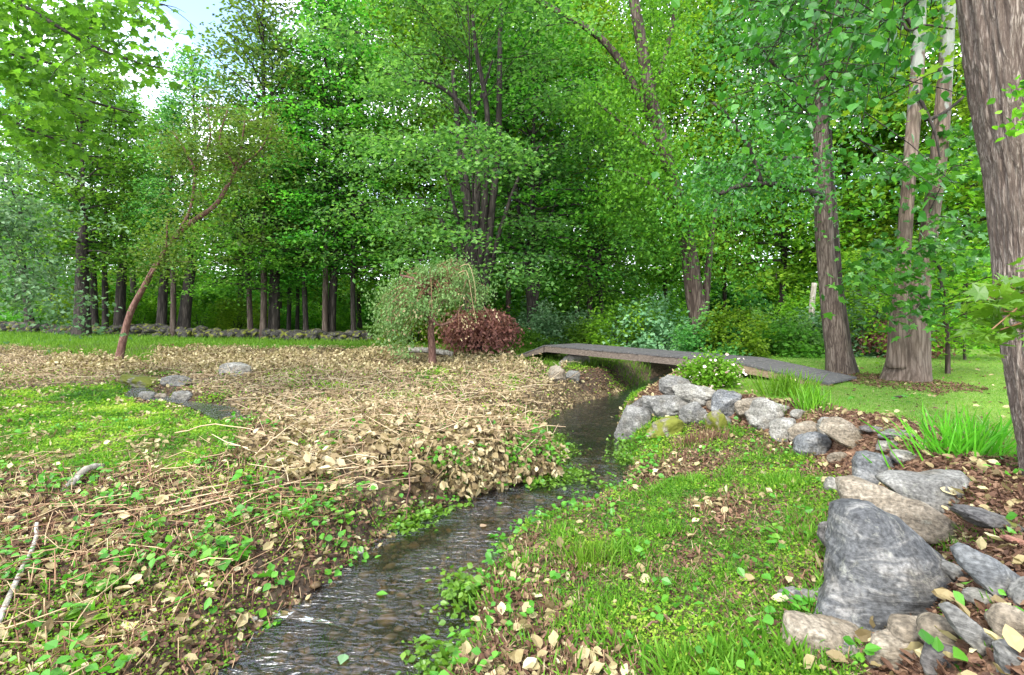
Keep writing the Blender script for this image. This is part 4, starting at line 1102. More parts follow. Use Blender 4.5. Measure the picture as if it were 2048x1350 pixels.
# forked flaking tree
g = ground(1812, 762); d = g[1]; w = d / F
t = thing('sycamore_tree', 'massive forked trunk with pale flaking bark high up, on the lawn', 'tree', tuple(g))
P = pxpath([(1812, 772), (1818, 715), (1822, 655), (1832, 590), (1850, 520), (1862, 430), (1875, 330), (1885, 220), (1893, 100), (1902, -60)], d, g)
link('trunk', trunk_mesh(P, np.array([34, 32, 31, 22, 15.5, 14.5, 14.5, 13.5, 12, 10]) * w, M_barkplane, 32, .45, .06, 90, 12), t)
P2 = pxpath([(1795, 735), (1797, 660), (1803, 590), (1808, 500), (1814, 400), (1822, 300), (1830, 200), (1837, 100), (1844, -60)], d - .1, g)
link('second_trunk', trunk_mesh(P2, np.array([19, 17, 14, 12.5, 12, 12, 12, 11, 9]) * w, M_barkplane, 20, .1, .06, 70, 13), t)
lp = [pxpath([(1866, 520), (1884, 545), (1882, 580)], d - .4, g), pxpath([(1850, 240), (1880, 230), (1920, 200), (1960, 160)], d - .2, g), pxpath([(1830, 60), (1800, 20), (1815, 60), (1850, 50), (1905, 58)], d - .5, g), pxpath([(1832, 180), (1868, 260), (1880, 320)], d - .3, g)]
limbs_obj([(p, 4 * w, 1.6 * w) for p in lp], M_barkdark, t)
br_ = [pxpath([(1800, 560), (1760, 540), (1700, 560)], [d - .6, d - 1.2, d - 1.6], g), pxpath([(1830, 500), (1860, 480), (1900, 500)], [d - .6, d - 1.3, d - 1.7], g), pxpath([(1810, 520), (1770, 500), (1730, 520)], [d - .4, d - 1, d - 1.2], g),
       pxpath([(1840, 560), (1840, 600), (1830, 620)], [d - .9, d - 1.3, d - 1.3], g), pxpath([(1860, 430), (1920, 440), (1950, 470)], [d - .5, d - 1.2, d - 1.4], g), pxpath([(1860, 420), (1900, 340), (1930, 330)], [d - .4, d - .8, d - 1], g),
       pxpath([(1830, 320), (1780, 330), (1740, 360)], [d - .3, d - .6, d - 1], g), pxpath([(1880, 250), (1920, 260), (1950, 300)], [d, d, d], g)]
tb, C = twiggy(br_, 91, 8, .014, 1.3)
link('twigs', tb.mesh('twigs', M_barkdark), t)
spray_leaves('crown', C, 8, .6, .16, M_hang, 92, LOBED, .5, .7, .5, parent=t)
C2 = np.concatenate([pxpath([(1830 + random.gauss(0, 70), random.uniform(-60, 130)) for _ in range(45)], d + .3, g)]) + rng.normal(0, .8, (45, 3))
spray_leaves('foliage', C2, 14, 1.0, .17, M_lime, 93, LOBED, .6, .5, .5, parent=t)

# the largest trunk at the right edge, with its long overhanging branch
P0 = np.array([4.98, 4.72, 0.0]); P0[2] = float(H(P0[0], P0[1]))
d = 4.75; w = d / F
t = thing('tulip_tree', 'largest grey ridged trunk standing at the right edge of the picture', 'tree', tuple(P0))
ctr = [((2172, 1000), 96), ((2164, 900), 98), ((2148, 780), 102), ((2132, 640), 106), ((2122, 500), 108), ((2110, 330), 112), ((2086, 160), 118), ((2066, 0), 118), ((2028, -300), 112), ((2008, -700), 104), ((1993, -1200), 90)]
P = smooth_path(pxpath([c for c, _ in ctr], d, P0), 420)
rr = np.interp(np.linspace(0, 1, 420), np.linspace(0, 1, len(ctr)), [k * w * .93 for _, k in ctr])
sides = 260; tb = Tubes(); tb.add(P, rr, sides, .5, False)
V = tb.V[0][:420 * sides].reshape(420, sides, 3); th = np.linspace(0, 2 * np.pi, sides, endpoint=False)
ss = np.linspace(0, 11.5, 420)
q = np.stack(np.broadcast_arrays(np.cos(th)[None] * 11, np.sin(th)[None] * 11, ss[:, None] * 1.25), -1)
rid = 1 - np.abs(fbm(q, 3, 3)) * 1.5
lump = fbm(q * .16, 2, 8)
knot = np.exp(-(((ss[:, None] - 2.75) / .16) ** 2 + ((np.angle(np.exp(1j * (th[None] - 4.6)))) / .35) ** 2))
tb.V[0] = (P[:, None] + (V - P[:, None]) * (1 + .060 * rid + .05 * lump + .10 * knot * np.sin(9 * (ss[:, None] - 2.75)))[..., None]).reshape(-1, 3)
link('trunk', tb.mesh('trunk', M_barkbig), t)
hb = []
lim = pxpath([(1985, -480), (1900, -420), (1800, -260), (1700, -130), (1600, -90)], [4.8, 5.2, 5.6, 6.0, 6.4], P0)
limbs_obj([(lim, .10, .03)], M_barkbig, t)
for k, (px, py, qx, qy) in enumerate([(1880, -380, 1800, 60), (1850, -330, 1700, 40), (1800, -260, 1760, 200), (1760, -210, 1680, 190), (1700, -130, 1640, 130), (1650, -110, 1560, 60), (1600, -90, 1500, 20), (1790, -250, 1720, 280),
                                      (1720, -160, 1620, 230), (1820, -300, 1790, 160), (1660, -110, 1600, 180), (1900, -420, 1860, 20), (1760, -200, 1650, 20), (1640, -100, 1540, 120)]):
    dd = 5.3 + (1900 - px) / 300 * .9 + random.uniform(-.3, .5)
    hb.append(pxpath([(px, py), ((px + qx) / 2 + 15, (py + qy) / 2 - 40), (qx, qy)], [dd, dd + .1, dd + .2], P0))
tb, C = twiggy(hb, 101, 9, .011)
link('twigs', tb.mesh('twigs', M_barkdark), t)
spray_leaves('crown', C, 7, .55, .10, M_hang, 102, LEAF5, .6, .4, .9, parent=t)
lf = pxpath([(2040 + random.gauss(0, 8), random.uniform(120, 270)) for _ in range(14)], 4.1, P0)
spray_leaves('foliage', lf, 5, .12, .06, M_lime, 103, LEAF5, .6, .4, .6, parent=t)

# maple sapling whose spray hangs in at the right edge
g = np.array([3.05, 2.45, 0.0]); g[2] = float(H(g[0], g[1]))
t = thing('maple_sapling', 'young bright green maple spray hanging in from the right edge before the trunk', 'sapling', tuple(g))
tb = Tubes(); tb.add(smooth_path([(0, 0, -.1), (.03, 0, .8), (0, .05, 1.9)], 10), np.linspace(.02, .008, 10), 7, .5); link('trunk', tb.mesh('trunk', M_barkbrown), t)
hb = [pxpath([(2290, 560), (2150, 560), (2040, 590), (1985, 600)], 2.5, g), pxpath([(2290, 600), (2150, 610), (2060, 640), (2000, 660)], 2.45, g), pxpath([(2290, 590), (2160, 570), (2070, 560), (2010, 570)], 2.6, g)]
tb, C = twiggy(hb, 111, 7, .005); link('twigs', tb.mesh('twigs', M_stem), t)
C = C[C[:, 0] < (1.05 * 2.5 - g[0]) + .3]
spray_leaves('leaves', C, 7, .16, .075, M_weed, 112, LOBED, .35, 1.0, .2, parent=t)

# near tree out of frame on the left whose boughs fill the top left corner
g = np.array([-11.6, 8.6, 0.0]); g[2] = float(H(g[0], g[1]))
t = thing('overhanging_tree', 'near tree whose big leafy boughs hang into the top left corner', 'tree', tuple(g))
link('trunk', trunk_mesh([(0, 0, -.2), (.1, 0, 3), (.3, .1, 6), (.4, .2, 10)], [.3, .24, .2, .13], M_barkbrown, 14, .4, .06, 40, 3), t)
hb = [pxpath(p, dd, g) for p, dd in [([(-330, -40), (-100, -60), (60, 20), (180, 90), (290, 130)], 8.8), ([(-330, 20), (-150, 40), (0, 130), (140, 190), (280, 230)], 9.2), ([(-330, -100), (-60, -140), (120, -60), (240, -10), (330, 10)], 8.4),
      ([(-330, 60), (-160, 120), (-40, 200), (60, 260), (160, 290)], 9.0), ([(-330, -60), (-120, -60), (20, -20), (100, 40), (210, 60)], 9.6), ([(-330, 0), (-140, -10), (-40, 60), (30, 110), (120, 130)], 8.2)]]
limbs_obj([(p, .06, .012) for p in hb], M_barkdark, t)
tb, C = twiggy(hb, 121, 18, .012, 1.3); link('twigs', tb.mesh('twigs', M_barkdark), t)
C = C[(toP(C[:, 0] + g[0], C[:, 1] + g[1], C[:, 2] + g[2])[0] < 300)]
spray_leaves('crown', C, 17, .6, .125, M_maple, 122, LOBED, .5, .8, .5, parent=t)

# silvery drooping tree at the left edge
g = np.array([-13.0, 12.2, 0.0]); g[2] = float(H(g[0], g[1]))
t = thing('silver_tree', 'silvery blue green drooping boughs at the left edge', 'tree', tuple(g))
link('trunk', trunk_mesh([(0, 0, -.2), (.05, 0, 2), (.1, .1, 5.5)], [.12, .1, .04], M_barkdark, 10, .4, .06, 30, 3), t)
hb = [pxpath(p, dd, g) for p, dd in [([(-100, 300), (-30, 340), (40, 400), (70, 450)], 12.4), ([(-100, 380), (-20, 410), (50, 470), (90, 530)], 12.8), ([(-100, 420), (-20, 470), (30, 540), (60, 590)], 12.0), ([(-100, 300), (-40, 300), (10, 350), (30, 400)], 12.2),
      ([(-100, 470), (-30, 500), (60, 560), (110, 620)], 12.6), ([(-100, 400), (-60, 420), (0, 440), (40, 520)], 11.8)]]
tb, C = twiggy(hb, 131, 12, .014); link('twigs', tb.mesh('twigs', M_barkdark), t)
spray_leaves('crown', C, 34, .6, .11, M_silver, 132, LEAF2, .3, .8, .5, parent=t)

# bleached dead trunk
g = np.array([(1622 - 1024) / F * 22.5, 22.5, 0]); g[2] = float(H(g[0], g[1])); d = 22.5
t_ = Tubes(); P = smooth_path(pxpath([(1621, 702), (1622, 660), (1625, 600), (1629, 566)], d, g * 0), 14); t_.add(P, np.linspace(6.2, 5, 14) * d / F, 10, .5)
tag(link('snag', t_.mesh('snag', M_snag)), 'bleached white dead trunk among the bushes behind the bridge', 'dead trunk')

# small round tree on the lawn
g = ground(1895, 748); d = g[1]; w = d / F
cl = crown(41, 2.3, 1.5, 34, 20, .12, (M_barkbrown, M_lime), droop=.35, spray=.6, flat=.4, stem=.03, lift=.8)
tree('lawn_tree', 'small young tree with a bright round crown on the lawn', tuple(g), [(0, 0, 0), (.01, 0, .5), (-.02, 0, 1.3)], [5 * w, 4.4 * w, 3.6 * w], M_barkbrown, cl, (0, 0, .75), 1.05, .5, flare=.3, sides=10)
o = Tubes(); o.add(smooth_path(pxpath([(1893, 715), (1888, 705), (1876, 692)], d - .1, g * 0), 8), np.linspace(.03, .012, 8), 7, .6)
# second little trees of the same kind behind
for px, d2, s, lab in ((1930, 17.5, 1.2, 'young bright tree behind the small round lawn tree'), (1760, 19.5, 1.25, 'low bright tree between the two biggest lawn trunks')):
    x = (px - 1024) / F * d2; g2 = (x, d2, float(H(x, d2)))
    tree('lawn_tree', lab, g2, [(0, 0, 0), (0, .02, .6), (.03, 0, 1.5)], [.05, .045, .035], M_barkbrown, cl, (0, 0, .6), s, px, flare=.3, sides=8)

# red shrubs
def weeping_dome(seed, R, Hh, n_arcs, mat_st, mat_lf, per, size, spray, tmpl=LEAF2, inner=.1, dense=1.0, hang=1.2):
    r = np.random.default_rng(seed); tb = Tubes(); C = []
    for i in range(n_arcs):
        an = r.uniform(0, 6.283); L = R * r.uniform(.45, 1.05); z0 = Hh * r.uniform(.55, .8); top = Hh * r.uniform(.8, 1.0) - .12 * Hh * (L / R)
        drop = Hh * r.uniform(.15, .6)
        c, s = math.cos(an), math.sin(an)
        P = smooth_path([(c * inner * R, s * inner * R, z0), (c * L * .45, s * L * .45, top), (c * L * .85, s * L * .85, top - drop * .35), (c * L, s * L, max(top - drop, .05))], 9)
        P += r.normal(0, .02 * R, P.shape)
        tb.add(P, np.linspace(.016, .005, 9) * (R / 1.5), 4, .4, False)
        C.append(P[2:])
    C = np.concatenate(C)
    rep = np.repeat(np.arange(len(C)), per)
    off = r.normal(size=(len(rep), 3)) * spray * np.array([.5, .5, .4])
    tint = np.clip(.5 + r.normal(0, .14, len(C))[rep] + r.normal(0, .13, len(rep)), 0, 1)
    return tb, leaf_cloud('foliage', C[rep] + off, mat_lf, size, r, tmpl, .6, hang, .35, tint), C

def red_shrub(px, py, R, Hh, seed, label, n_arcs=90, d=None):
    g = ground(px, py) if d is None else np.array([(px - 1024) / F * d, d, float(H((px - 1024) / F * d, d))])
    t = thing('red_maple', label, 'shrub', tuple(g))
    tb, lf, C = weeping_dome(seed, R, Hh, n_arcs, M_barkdark, M_red, 12, .13, .42, LEAF2)
    link('branches', tb.mesh('branches', M_barkdark), t); link('foliage', lf, t)
    tb = Tubes(); tb.add(smooth_path([(0, 0, -.1), (.04, 0, .35 * Hh), (.1, .03, .6 * Hh)], 8), np.linspace(.09, .05, 8), 8, .4); tb.add(smooth_path([(0, 0, .2 * Hh), (-.2, 0, .5 * Hh), (-.35, .03, .62 * Hh)], 8), np.linspace(.06, .03, 8), 8, .4)
    link('trunk', tb.mesh('trunk', M_barkdark), t)
red_shrub(960, 712, 1.42, 1.75, 51, 'dark red weeping maple shrub behind the thin weeping tree', 120)
red_shrub(1800, 700, 1.35, 1.15, 52, 'small red shrub showing on both sides of the forked trunk', 80, d=19.0)

# half-dead weeping tree in the meadow
g = ground(865, 738); d = g[1]; w = d / F
t = thing('weeping_tree', 'small half dead weeping tree with grey green leaves in the dry meadow', 'tree', tuple(g))
top_z = (738 - 640) * w
P = pxpath([(865, 742), (864, 700), (862, 660), (866, 620), (858, 580), (868, 545)], d, g)
link('trunk', trunk_mesh(P, np.array([7.5, 7, 6.5, 6, 5, 3]) * w, M_barkred, 12, .35, .06, 40, 15), t)
lp = [pxpath(p, dd, g) for p, dd in [([(864, 640), (830, 610), (790, 600)], d), ([(864, 630), (900, 590), (930, 570)], d), ([(862, 590), (830, 560), (800, 550)], d - .3), ([(862, 580), (890, 540), (915, 525)], d + .2), ([(864, 640), (880, 650), (905, 640), (925, 610)], d - .4)]]
limbs_obj([(p, 3.5 * w, 1.5 * w) for p in lp], M_barkred, t)
r = np.random.default_rng(53); tb = Tubes(); C = []
for (bx, by, rx, ry, k, dz) in [(800, 572, 42, 26, 30, 0), (862, 548, 46, 26, 30, .2), (905, 538, 40, 22, 24, -.3), (938, 560, 30, 28, 22, .3), (962, 585, 18, 28, 10, 0), (786, 622, 34, 30, 24, -.3), (766, 662, 22, 26, 14, .2), (842, 606, 30, 20, 20, -.9),
                                (806, 668, 18, 30, 14, -.5), (880, 585, 40, 20, 20, .9), (835, 590, 30, 24, 16, .8), (900, 588, 26, 20, 12, -.6), (790, 600, 30, 30, 14, 1.0)]:
    for i in range(k):
        q = pxpath([(bx + r.normal(0, .55) * rx, by + r.normal(0, .55) * ry)], d + dz + r.normal(0, .45), g)[0]
        C.append(q)
        if i % 2 == 0:
            s0 = smooth_path(P, 40)[int(r.integers(22, 36))]; md = (s0 + q) / 2 + [0, 0, .28 * np.linalg.norm(q[:2] - s0[:2])]
            tb.add(smooth_path([s0, md, q, q - [0, 0, .25]], 10), np.linspace(.016, .004, 10), 4, .35, False)
C = np.array(C); rep_ = np.repeat(np.arange(len(C)), 40); off = r.normal(size=(len(rep_), 3)) * [.17, .17, .14]; off[:, 2] -= np.abs(r.normal(0, .12, len(rep_)))
tint = np.clip(.5 + r.normal(0, .15, len(C))[rep_] + r.normal(0, .12, len(rep_)), 0, 1)
lf = leaf_cloud('foliage', C[rep_] + off, M_weep, .085, r, LEAF2, .6, 1.2, .35, tint)
link('twigs', tb.mesh('twigs', M_stem), t); link('foliage', lf, t)
r = np.random.default_rng(54); tb = Tubes()
for i in range(18):
    x0, y0 = r.uniform(885, 950), r.uniform(530, 600); x1 = x0 + r.normal(8, 16); y1 = y0 + r.uniform(50, 105)
    tb.add(smooth_path(pxpath([(x0 - 18, y0 - 5), (x0, y0 - 8), ((x0 + x1) / 2 + r.normal(0, 6), (y0 + y1) / 2), (x1, y1)], d - r.uniform(-.8, 1.3), g), 8), np.linspace(.010, .005, 8), 4, r.uniform(.35, .9), False)
link('dead_twigs', tb.mesh('dead_twigs', M_stem), t)
sp = pxpath([(r.choice([800, 838, 845, 905, 918, 870, 790, 925]) + r.normal(0, 10), r.choice([600, 620, 640, 655]) + r.normal(0, 12)) for _ in range(34)], d - .9, g) + r.normal(0, .35, (34, 3)) * [1, 1, .3]
spray_leaves('dead_leaves', sp, 6, .2, .08, M_dry, 55, CURL, 1.2, .2, 1.5, parent=t)

# ------------------------------------------------------------------ ground cover
def field(n, d0, d1, a=1.0, seed=0, px0=-450, px1=2450):
    n = int(n * 1.2)
    r = np.random.default_rng(seed)
    u = r.uniform(0, 1, n); k = 2 - a
    d = (d0 ** k + u * (d1 ** k - d0 ** k)) ** (1 / k) if abs(k) > 1e-6 else d0 * (d1 / d0) ** u
    x = (r.uniform(px0, px1, n) - 1024) / F * d
    return x, d, cover(x, d), r

def place(name, mask, x, y, z, lift, mat, size, tmpl, r, up=1.0, flatn=.55, hang=0.0, var=.35, aspect=None, tint=None):
    x, y, z = x[mask], y[mask], z[mask] + (lift[mask] if np.ndim(lift) else lift)
    n = len(x)
    nor = unit(r.normal(size=(n, 3)) * flatn + np.array([0, 0, up])); di = r.normal(size=(n, 3)); di[:, 2] = di[:, 2] * .4 - hang
    R = frames(di, nor)
    sz = (size[mask] if np.ndim(size) else size) * r.uniform(1 - var, 1 + var, n)
    S = np.stack([sz * (aspect or 1), sz, sz], -1)
    tn = np.clip(.5 + .26 * r.normal(size=n), 0, 1) if tint is None else tint[mask]
    return link(name, scatter_mesh(name, tmpl[0], tmpl[1], np.column_stack([x, y, z]), R, S, tn, mat))

def blades(name, mask, x, y, z, mat, hgt, r, lean=.45, width=1.0, tint=None):
    x, y, z = x[mask], y[mask], z[mask]; n = len(x)
    di = np.column_stack([r.normal(0, lean, n), r.normal(0, lean, n), np.ones(n)]); th = r.uniform(0, 6.283, n)
    R = frames(di, np.stack([np.cos(th), np.sin(th), np.zeros(n)], -1))
    sz = (hgt[mask] if np.ndim(hgt) else hgt) * r.uniform(.55, 1.3, n)
    S = np.stack([np.full(n, 1) * width * sz, sz, sz], -1)
    tn = np.clip(.5 + .24 * r.normal(size=n), 0, 1) if tint is None else tint[mask]
    return link(name, scatter_mesh(name, BLADE[0], BLADE[1], np.column_stack([x, y, z - .01]), R, S, tn, mat))

# dead knotweed leaves
x, y, c, r = field(270000, 6.2, 24, .75, 201)
q = r.uniform(0, 1, len(x))
m = c['dry'] & (q < np.clip(.55 + .9 * c['nz2'] , .08, 1)) & (q < np.where(y > 15, .9, 1))
lift = r.uniform(0, 1, len(x)) ** 1.5 * np.where(y < 10, .20, .16)
near = np.clip(7.5 / y, .55, 1.05)
o = place('dead_leaves', m, x, y, c['z'], lift, M_dry, .115 * near, CURL, r, .55, .8, .35, .6, None, np.clip(.48 + .28 * fbm2(x, y, 1.1, 3, 91) + .24 * r.normal(size=len(x)), 0, 1))
tag(o, 'thick carpet of tan withered leaves over the meadow', 'dead leaves', kind='stuff')
# the withered curtain hanging over the near bank
u = r.uniform(0, 1, 12000); xx = -1.9 + u * 2.6; yy = 7.35 + .55 * u + .25 * np.sin(u * 9) + r.normal(0, .22, len(u)); zz = r.uniform(-.18, .42, len(u)) * np.where(u > .75, .6, 1)
hz = H(xx, yy); ok = (zz > hz - .05) | (r.uniform(0, 1, len(u)) < .25); zz = np.maximum(zz, hz + .01)
s_, l_, t_z = zones(xx, yy); ok &= l_ & (s_ > -.12) & (zz < hz + .34)
o = place('bank_leaves', ok & (r.uniform(0, 1, len(u)) < .8), xx, yy, zz, 0.0, M_dry, .098, CURL, r, .1, .8, 1.0, .5, None, np.clip(.38 + .28 * r.normal(size=len(u)), 0, 1))
gk = ok & (fbm2(xx, yy * 2, 2.2, 2, 95) > .1) & (r.uniform(0, 1, len(u)) < .22)
o2 = place('bank_greenery', gk, xx + .03, yy - .08, zz, 0.0, M_weed, .07, LEAF5, r, .6, .7, .5)
tag(o2, 'green leaves growing among the withered ones on the steep near bank', 'weeds', kind='stuff')
tag(o, 'withered leaves hanging over the steep near bank of the stream', 'dead leaves', kind='stuff')
# scattered dead leaves everywhere else
x, y, c, r = field(60000, 2.2, 16, .9, 202)
pr = np.where(c['rest'], .26, np.where(c['bank'], .03 + .45 * np.clip(c['nz'] - .05, 0, 1), np.where(c['green'], np.clip(.1 + .5 * c['nz2'], .04, .6), np.where(c['mulch'], .12, .01))))
pr = np.where(c['s'] < .02, 0, pr)
o = place('scattered_leaves', r.uniform(0, 1, len(x)) < pr, x, y, c['z'], .015 + r.uniform(0, .06, len(x)), M_dry, .085, CURL, r, .9, .6, .0, .45)
tag(o, 'withered tan leaves scattered on the banks', 'dead leaves', kind='stuff')
# brown litter
x, y, c, r = field(170000, 2.2, 17, .9, 203)
pr = np.where(c['mulch'], .95, np.where(c['rest'], .85, np.where(c['bank'], np.clip(.45 + .9 * c['nz'], .10, .98), np.where(c['lawn'], .012, .1)))) * (c['s'] > 0)
for (cx, cy, rad) in ((ground(1812, 768)[0], ground(1812, 768)[1], 1.3), (ground(1690, 752)[0], ground(1690, 752)[1], 1.0), (4.9, 4.6, 1.1)):
    pr = np.where(np.hypot(x - cx, y - cy) < rad * (1 + .3 * c['nz2']), .9, pr)
o = place('leaf_litter', r.uniform(0, 1, len(x)) < pr, x, y, c['z'], .008 + r.uniform(0, .02, len(x)), M_litter, .055, CURL, r, 1.2, .4, 0, .5, .8)
tag(o, 'reddish brown leaf litter and bark along the stone wall', 'leaf litter', kind='stuff')
# low creeping green on both banks
x, y, c, r = field(560000, 2.1, 17, 1.0, 204)
pr = np.where(c['green'], np.clip(.62 - .9 * c['nz2'], .1, .95), np.where(c['bank'], np.clip(.32 - 1.2 * c['nz'], .03, .9), np.where(c['rest'], np.clip(.16 - .5 * c['nz'] + .35 * (y < 4.4), .02, .8), np.where(c['dry'], np.clip(-.22 - .9 * c['nz'], 0, .6) + .03, 0)))) * (c['s'] > -.04)
lift = r.uniform(.01, 1, len(x)) * np.where(c['dry'], .16, .07)
o = place('creeping_green', r.uniform(0, 1, len(x)) < pr, x, y, c['z'], lift, M_cover, .028 * np.clip(y / 6, .8, 2.0), LEAF2, r, .7, .7, -.2, .45, 1.1, np.clip(.42 + .5 * fbm2(x, y, 1.6, 3, 92) + .2 * r.normal(size=len(x)), 0, 1))
tag(o, 'bright yellow green creeping ground cover on the banks', 'ground cover', kind='stuff')
# short grass on the right bank and in tufts
x, y, c, r = field(260000, 2.1, 14, 1.0, 205)
pr = np.where(c['bank'], np.clip(.60 - .9 * c['nz'], .06, .95), np.where(c['rest'], np.clip(.05 - .5 * c['nz2'], 0, .5), np.where(c['green'], .3, np.where(c['mulch'], np.clip(-.2 - c['nz2'], 0, .4), 0)))) * (c['s'] > -.05)
o = blades('bank_grass', r.uniform(0, 1, len(x)) < pr, x, y, c['z'], M_grass, np.clip(.075 + .09 * fbm2(x, y, 1.9, 3, 96), .04, .2), r, .55, 1.0)
tag(o, 'short rough grass growing on the stream banks', 'grass', kind='stuff')
# straw among the bank grass
x, y, c, r = field(150000, 2.1, 12, 1.0, 208)
pr = np.where(c['bank'], np.clip(.18 + .8 * c['nz2'], .04, .8), np.where(c['green'], np.clip(.05 + .6 * c['nz2'], 0, .5), 0)) * (c['s'] > .05)
o = blades('dry_straw', r.uniform(0, 1, len(x)) < pr, x, y, c['z'] + .01, M_dry, .085, r, 1.6, .7)
tag(o, 'dry straw lying in the short grass of the banks', 'straw', kind='stuff')
# lawn
x, y, c, r = field(230000, 4.5, 22, .9, 206, 1150, 2250)
pat = fbm2(x, y, .5, 3, 60)
o = blades('lawn_grass', c['lawn'] & (r.uniform(0, 1, len(x)) < .95), x, y, c['z'], M_lawn, .045, r, .6, 1.5, np.clip(.45 + .35 * pat + .2 * r.normal(size=len(x)), 0, 1))
tag(o, 'mown lawn grass right of the stone wall', 'grass', kind='stuff')
# taller grass before the wall, under the trees
x, y, c, r = field(120000, 16, 40, 1.0, 207, -150, 1300)
m = (c['strip'] | (c['left'] & ~c['dry'] & (y > 17))) & (r.uniform(0, 1, len(x)) < .8)
o = blades('meadow_grass', m, x, y, c['z'], M_grass, .20, r, .35, .9)
tag(o, 'uncut green grass between the dry meadow and the old wall', 'grass', kind='stuff')
# stubble and stems
def stems(name, label, n, d0, d1, sel, hgt, seed, mat, lean, rad=.004, cat='stems', flat=False):
    x, y, c, r = field(n, d0, d1, 1.0, seed)
    m = sel(c, r); x, y, z = x[m], y[m], c['z'][m]
    tb = Tubes()
    for i in range(len(x)):
        h = hgt * r.uniform(.4, 1.4)
        if flat:
            a = r.uniform(0, 6.283); e = np.array([math.cos(a) * h, math.sin(a) * h, r.uniform(-.02, .12)]); p0 = np.array([x[i], y[i], z[i] + r.uniform(.03, .16)])
            e[2] = max(e[2], 0)
            md = p0 + e * .5 + np.array([r.normal(0, .04), r.normal(0, .04), r.uniform(-.03, .06)])
            P = np.stack([p0, md, p0 + e])
        else:
            p0 = np.array([x[i], y[i], z[i] - .02]); P = np.stack([p0, p0 + np.array([r.normal(0, lean), r.normal(0, lean), 1]) * h])
        k = rad * r.uniform(.6, 1.5)
        tb.add(P, np.linspace(k, k * .6, len(P)), 4, r.uniform(.1, 1), not flat)
    tag(link(name, tb.mesh(name, mat)), label, cat, kind='stuff')
stems('cut_stubble', 'brown cut stubble standing on the right bank', 9000, 2.2, 9, lambda c, r: c['bank'] & (c['s'] > .1) & (c['nz'] > -.15 + .3 * r.uniform(0, 1, len(c['s']))), .09, 301, M_stem, .25)
stems('standing_stems', 'short dark stalks standing on the left bank', 5200, 3, 9, lambda c, r: c['rest'] & (c['s'] > .1), .16, 302, M_stem, .3, .005)
stems('dead_canes', 'tangle of pale dry canes lying in the dead leaves', 5200, 6, 20, lambda c, r: c['dry'] & (c['s'] > .5), .62, 303, M_cane, .3, .006, 'canes', True)
stems('leaning_canes', 'pale withered canes sticking out of the dead leaves at all angles', 3000, 6.5, 18, lambda c, r: c['dry'] & (c['s'] > .3), .32, 306, M_cane, .8, .005, 'canes')
stems('bank_twigs', 'dry twigs lying about the near left bank', 1500, 3, 8.5, lambda c, r: (c['rest'] & (c['s'] > .4)) | (c['green'] & (r.uniform(0, 1, len(c['s'])) < .3)), .45, 304, M_stem, .3, .005, 'twigs', True)
# withered upright shoots along the far edge of the dry patch
x, y, c, r = field(2600, 15.5, 21, 1.0, 305, 100, 1250)
m = c['dry'] & (r.uniform(0, 1, len(x)) < .35); x, y, z = x[m], y[m], c['z'][m]
tb = Tubes(); CC = []
for i in range(len(x)):
    h = r.uniform(.1, .32); e = np.array([r.normal(0, .12), r.normal(0, .12), h]); p0 = np.array([x[i], y[i], z[i]])
    tb.add(np.stack([p0, p0 + e]), [.008, .004], 4, r.uniform(.4, 1), False); CC += [p0 + e * k for k in (.5, .75, 1)]
tag(link('withered_shoots', tb.mesh('withered_shoots', M_cane)), 'withered shoots standing out of the dead leaves', 'shoots', kind='stuff')
CC = np.array(CC); rep = np.repeat(np.arange(len(CC)), 5)
o = link('shoot_leaves', leaf_cloud('shoot_leaves', CC[rep] + r.normal(0, .05, (len(rep), 3)), M_dry, .11, r, CURL, .3, .9, .3))
tag(o, 'tan leaves drooping from the withered shoots', 'dead leaves', kind='stuff')

# broad-leaved weeds: the ones nobody could count, then the larger plants one by one
def weed_leafset(C, seed, size, k):
    r = np.random.default_rng(seed); rep = np.repeat(np.arange(len(C)), k)
    return C[rep] + r.normal(0, .07, (len(rep), 3)) * [1, 1, .55], r
x, y, c, r = field(5200, 2.6, 9.5, 1.0, 401)
pr = np.where(c['rest'], np.clip(.22 - .9 * c['nz2'], .02, .8), np.where(c['bank'] & (c['s'] < .5), .28, np.where(c['bank'], .03, np.where(c['dry'] & (c['s'] < .6), .6, .03)))) * (c['s'] > -.05)
m = r.uniform(0, 1, len(x)) < pr
P, r2 = weed_leafset(np.column_stack([x, y, c['z'] + .08 + r.uniform(0, .08, len(x))])[m], 402, .07, 6)
tag(link('broad_weeds', leaf_cloud('broad_weeds', P, M_weed, .062, r2, LEAF5, 1.1, .1, .45)), 'small broad-leaved green weeds sprouting on the near banks', 'weeds', kind='stuff')
# fringe along the waterline
cc2 = smooth_path(STREAM[2:12], 500); tan = unit(np.gradient(cc2[:, :2], axis=0)); nrm = np.stack([-tan[:, 1], tan[:, 0]], -1)
k = r.integers(0, 500, 1300); sg = r.choice([-1, 1], 1300); off = (cc2[k, 2] + r.normal(.0, .13, 1300)) * sg
xy = cc2[k, :2] + nrm[k] * off[:, None]; cl_ = fbm2(xy[:, 0], xy[:, 1], 1.3, 2, 70) > .08
xy = xy[cl_]; z = np.maximum(H(xy[:, 0], xy[:, 1]), WATER) + .03
P, r2 = weed_leafset(np.column_stack([xy, z]), 403, .05, 7)
tag(link('waterside_weeds', leaf_cloud('waterside_weeds', P, M_weed, .05, r2, LEAF5, .9, .2, .5)), 'green weeds fringing and trailing in the stream', 'weeds', kind='stuff')

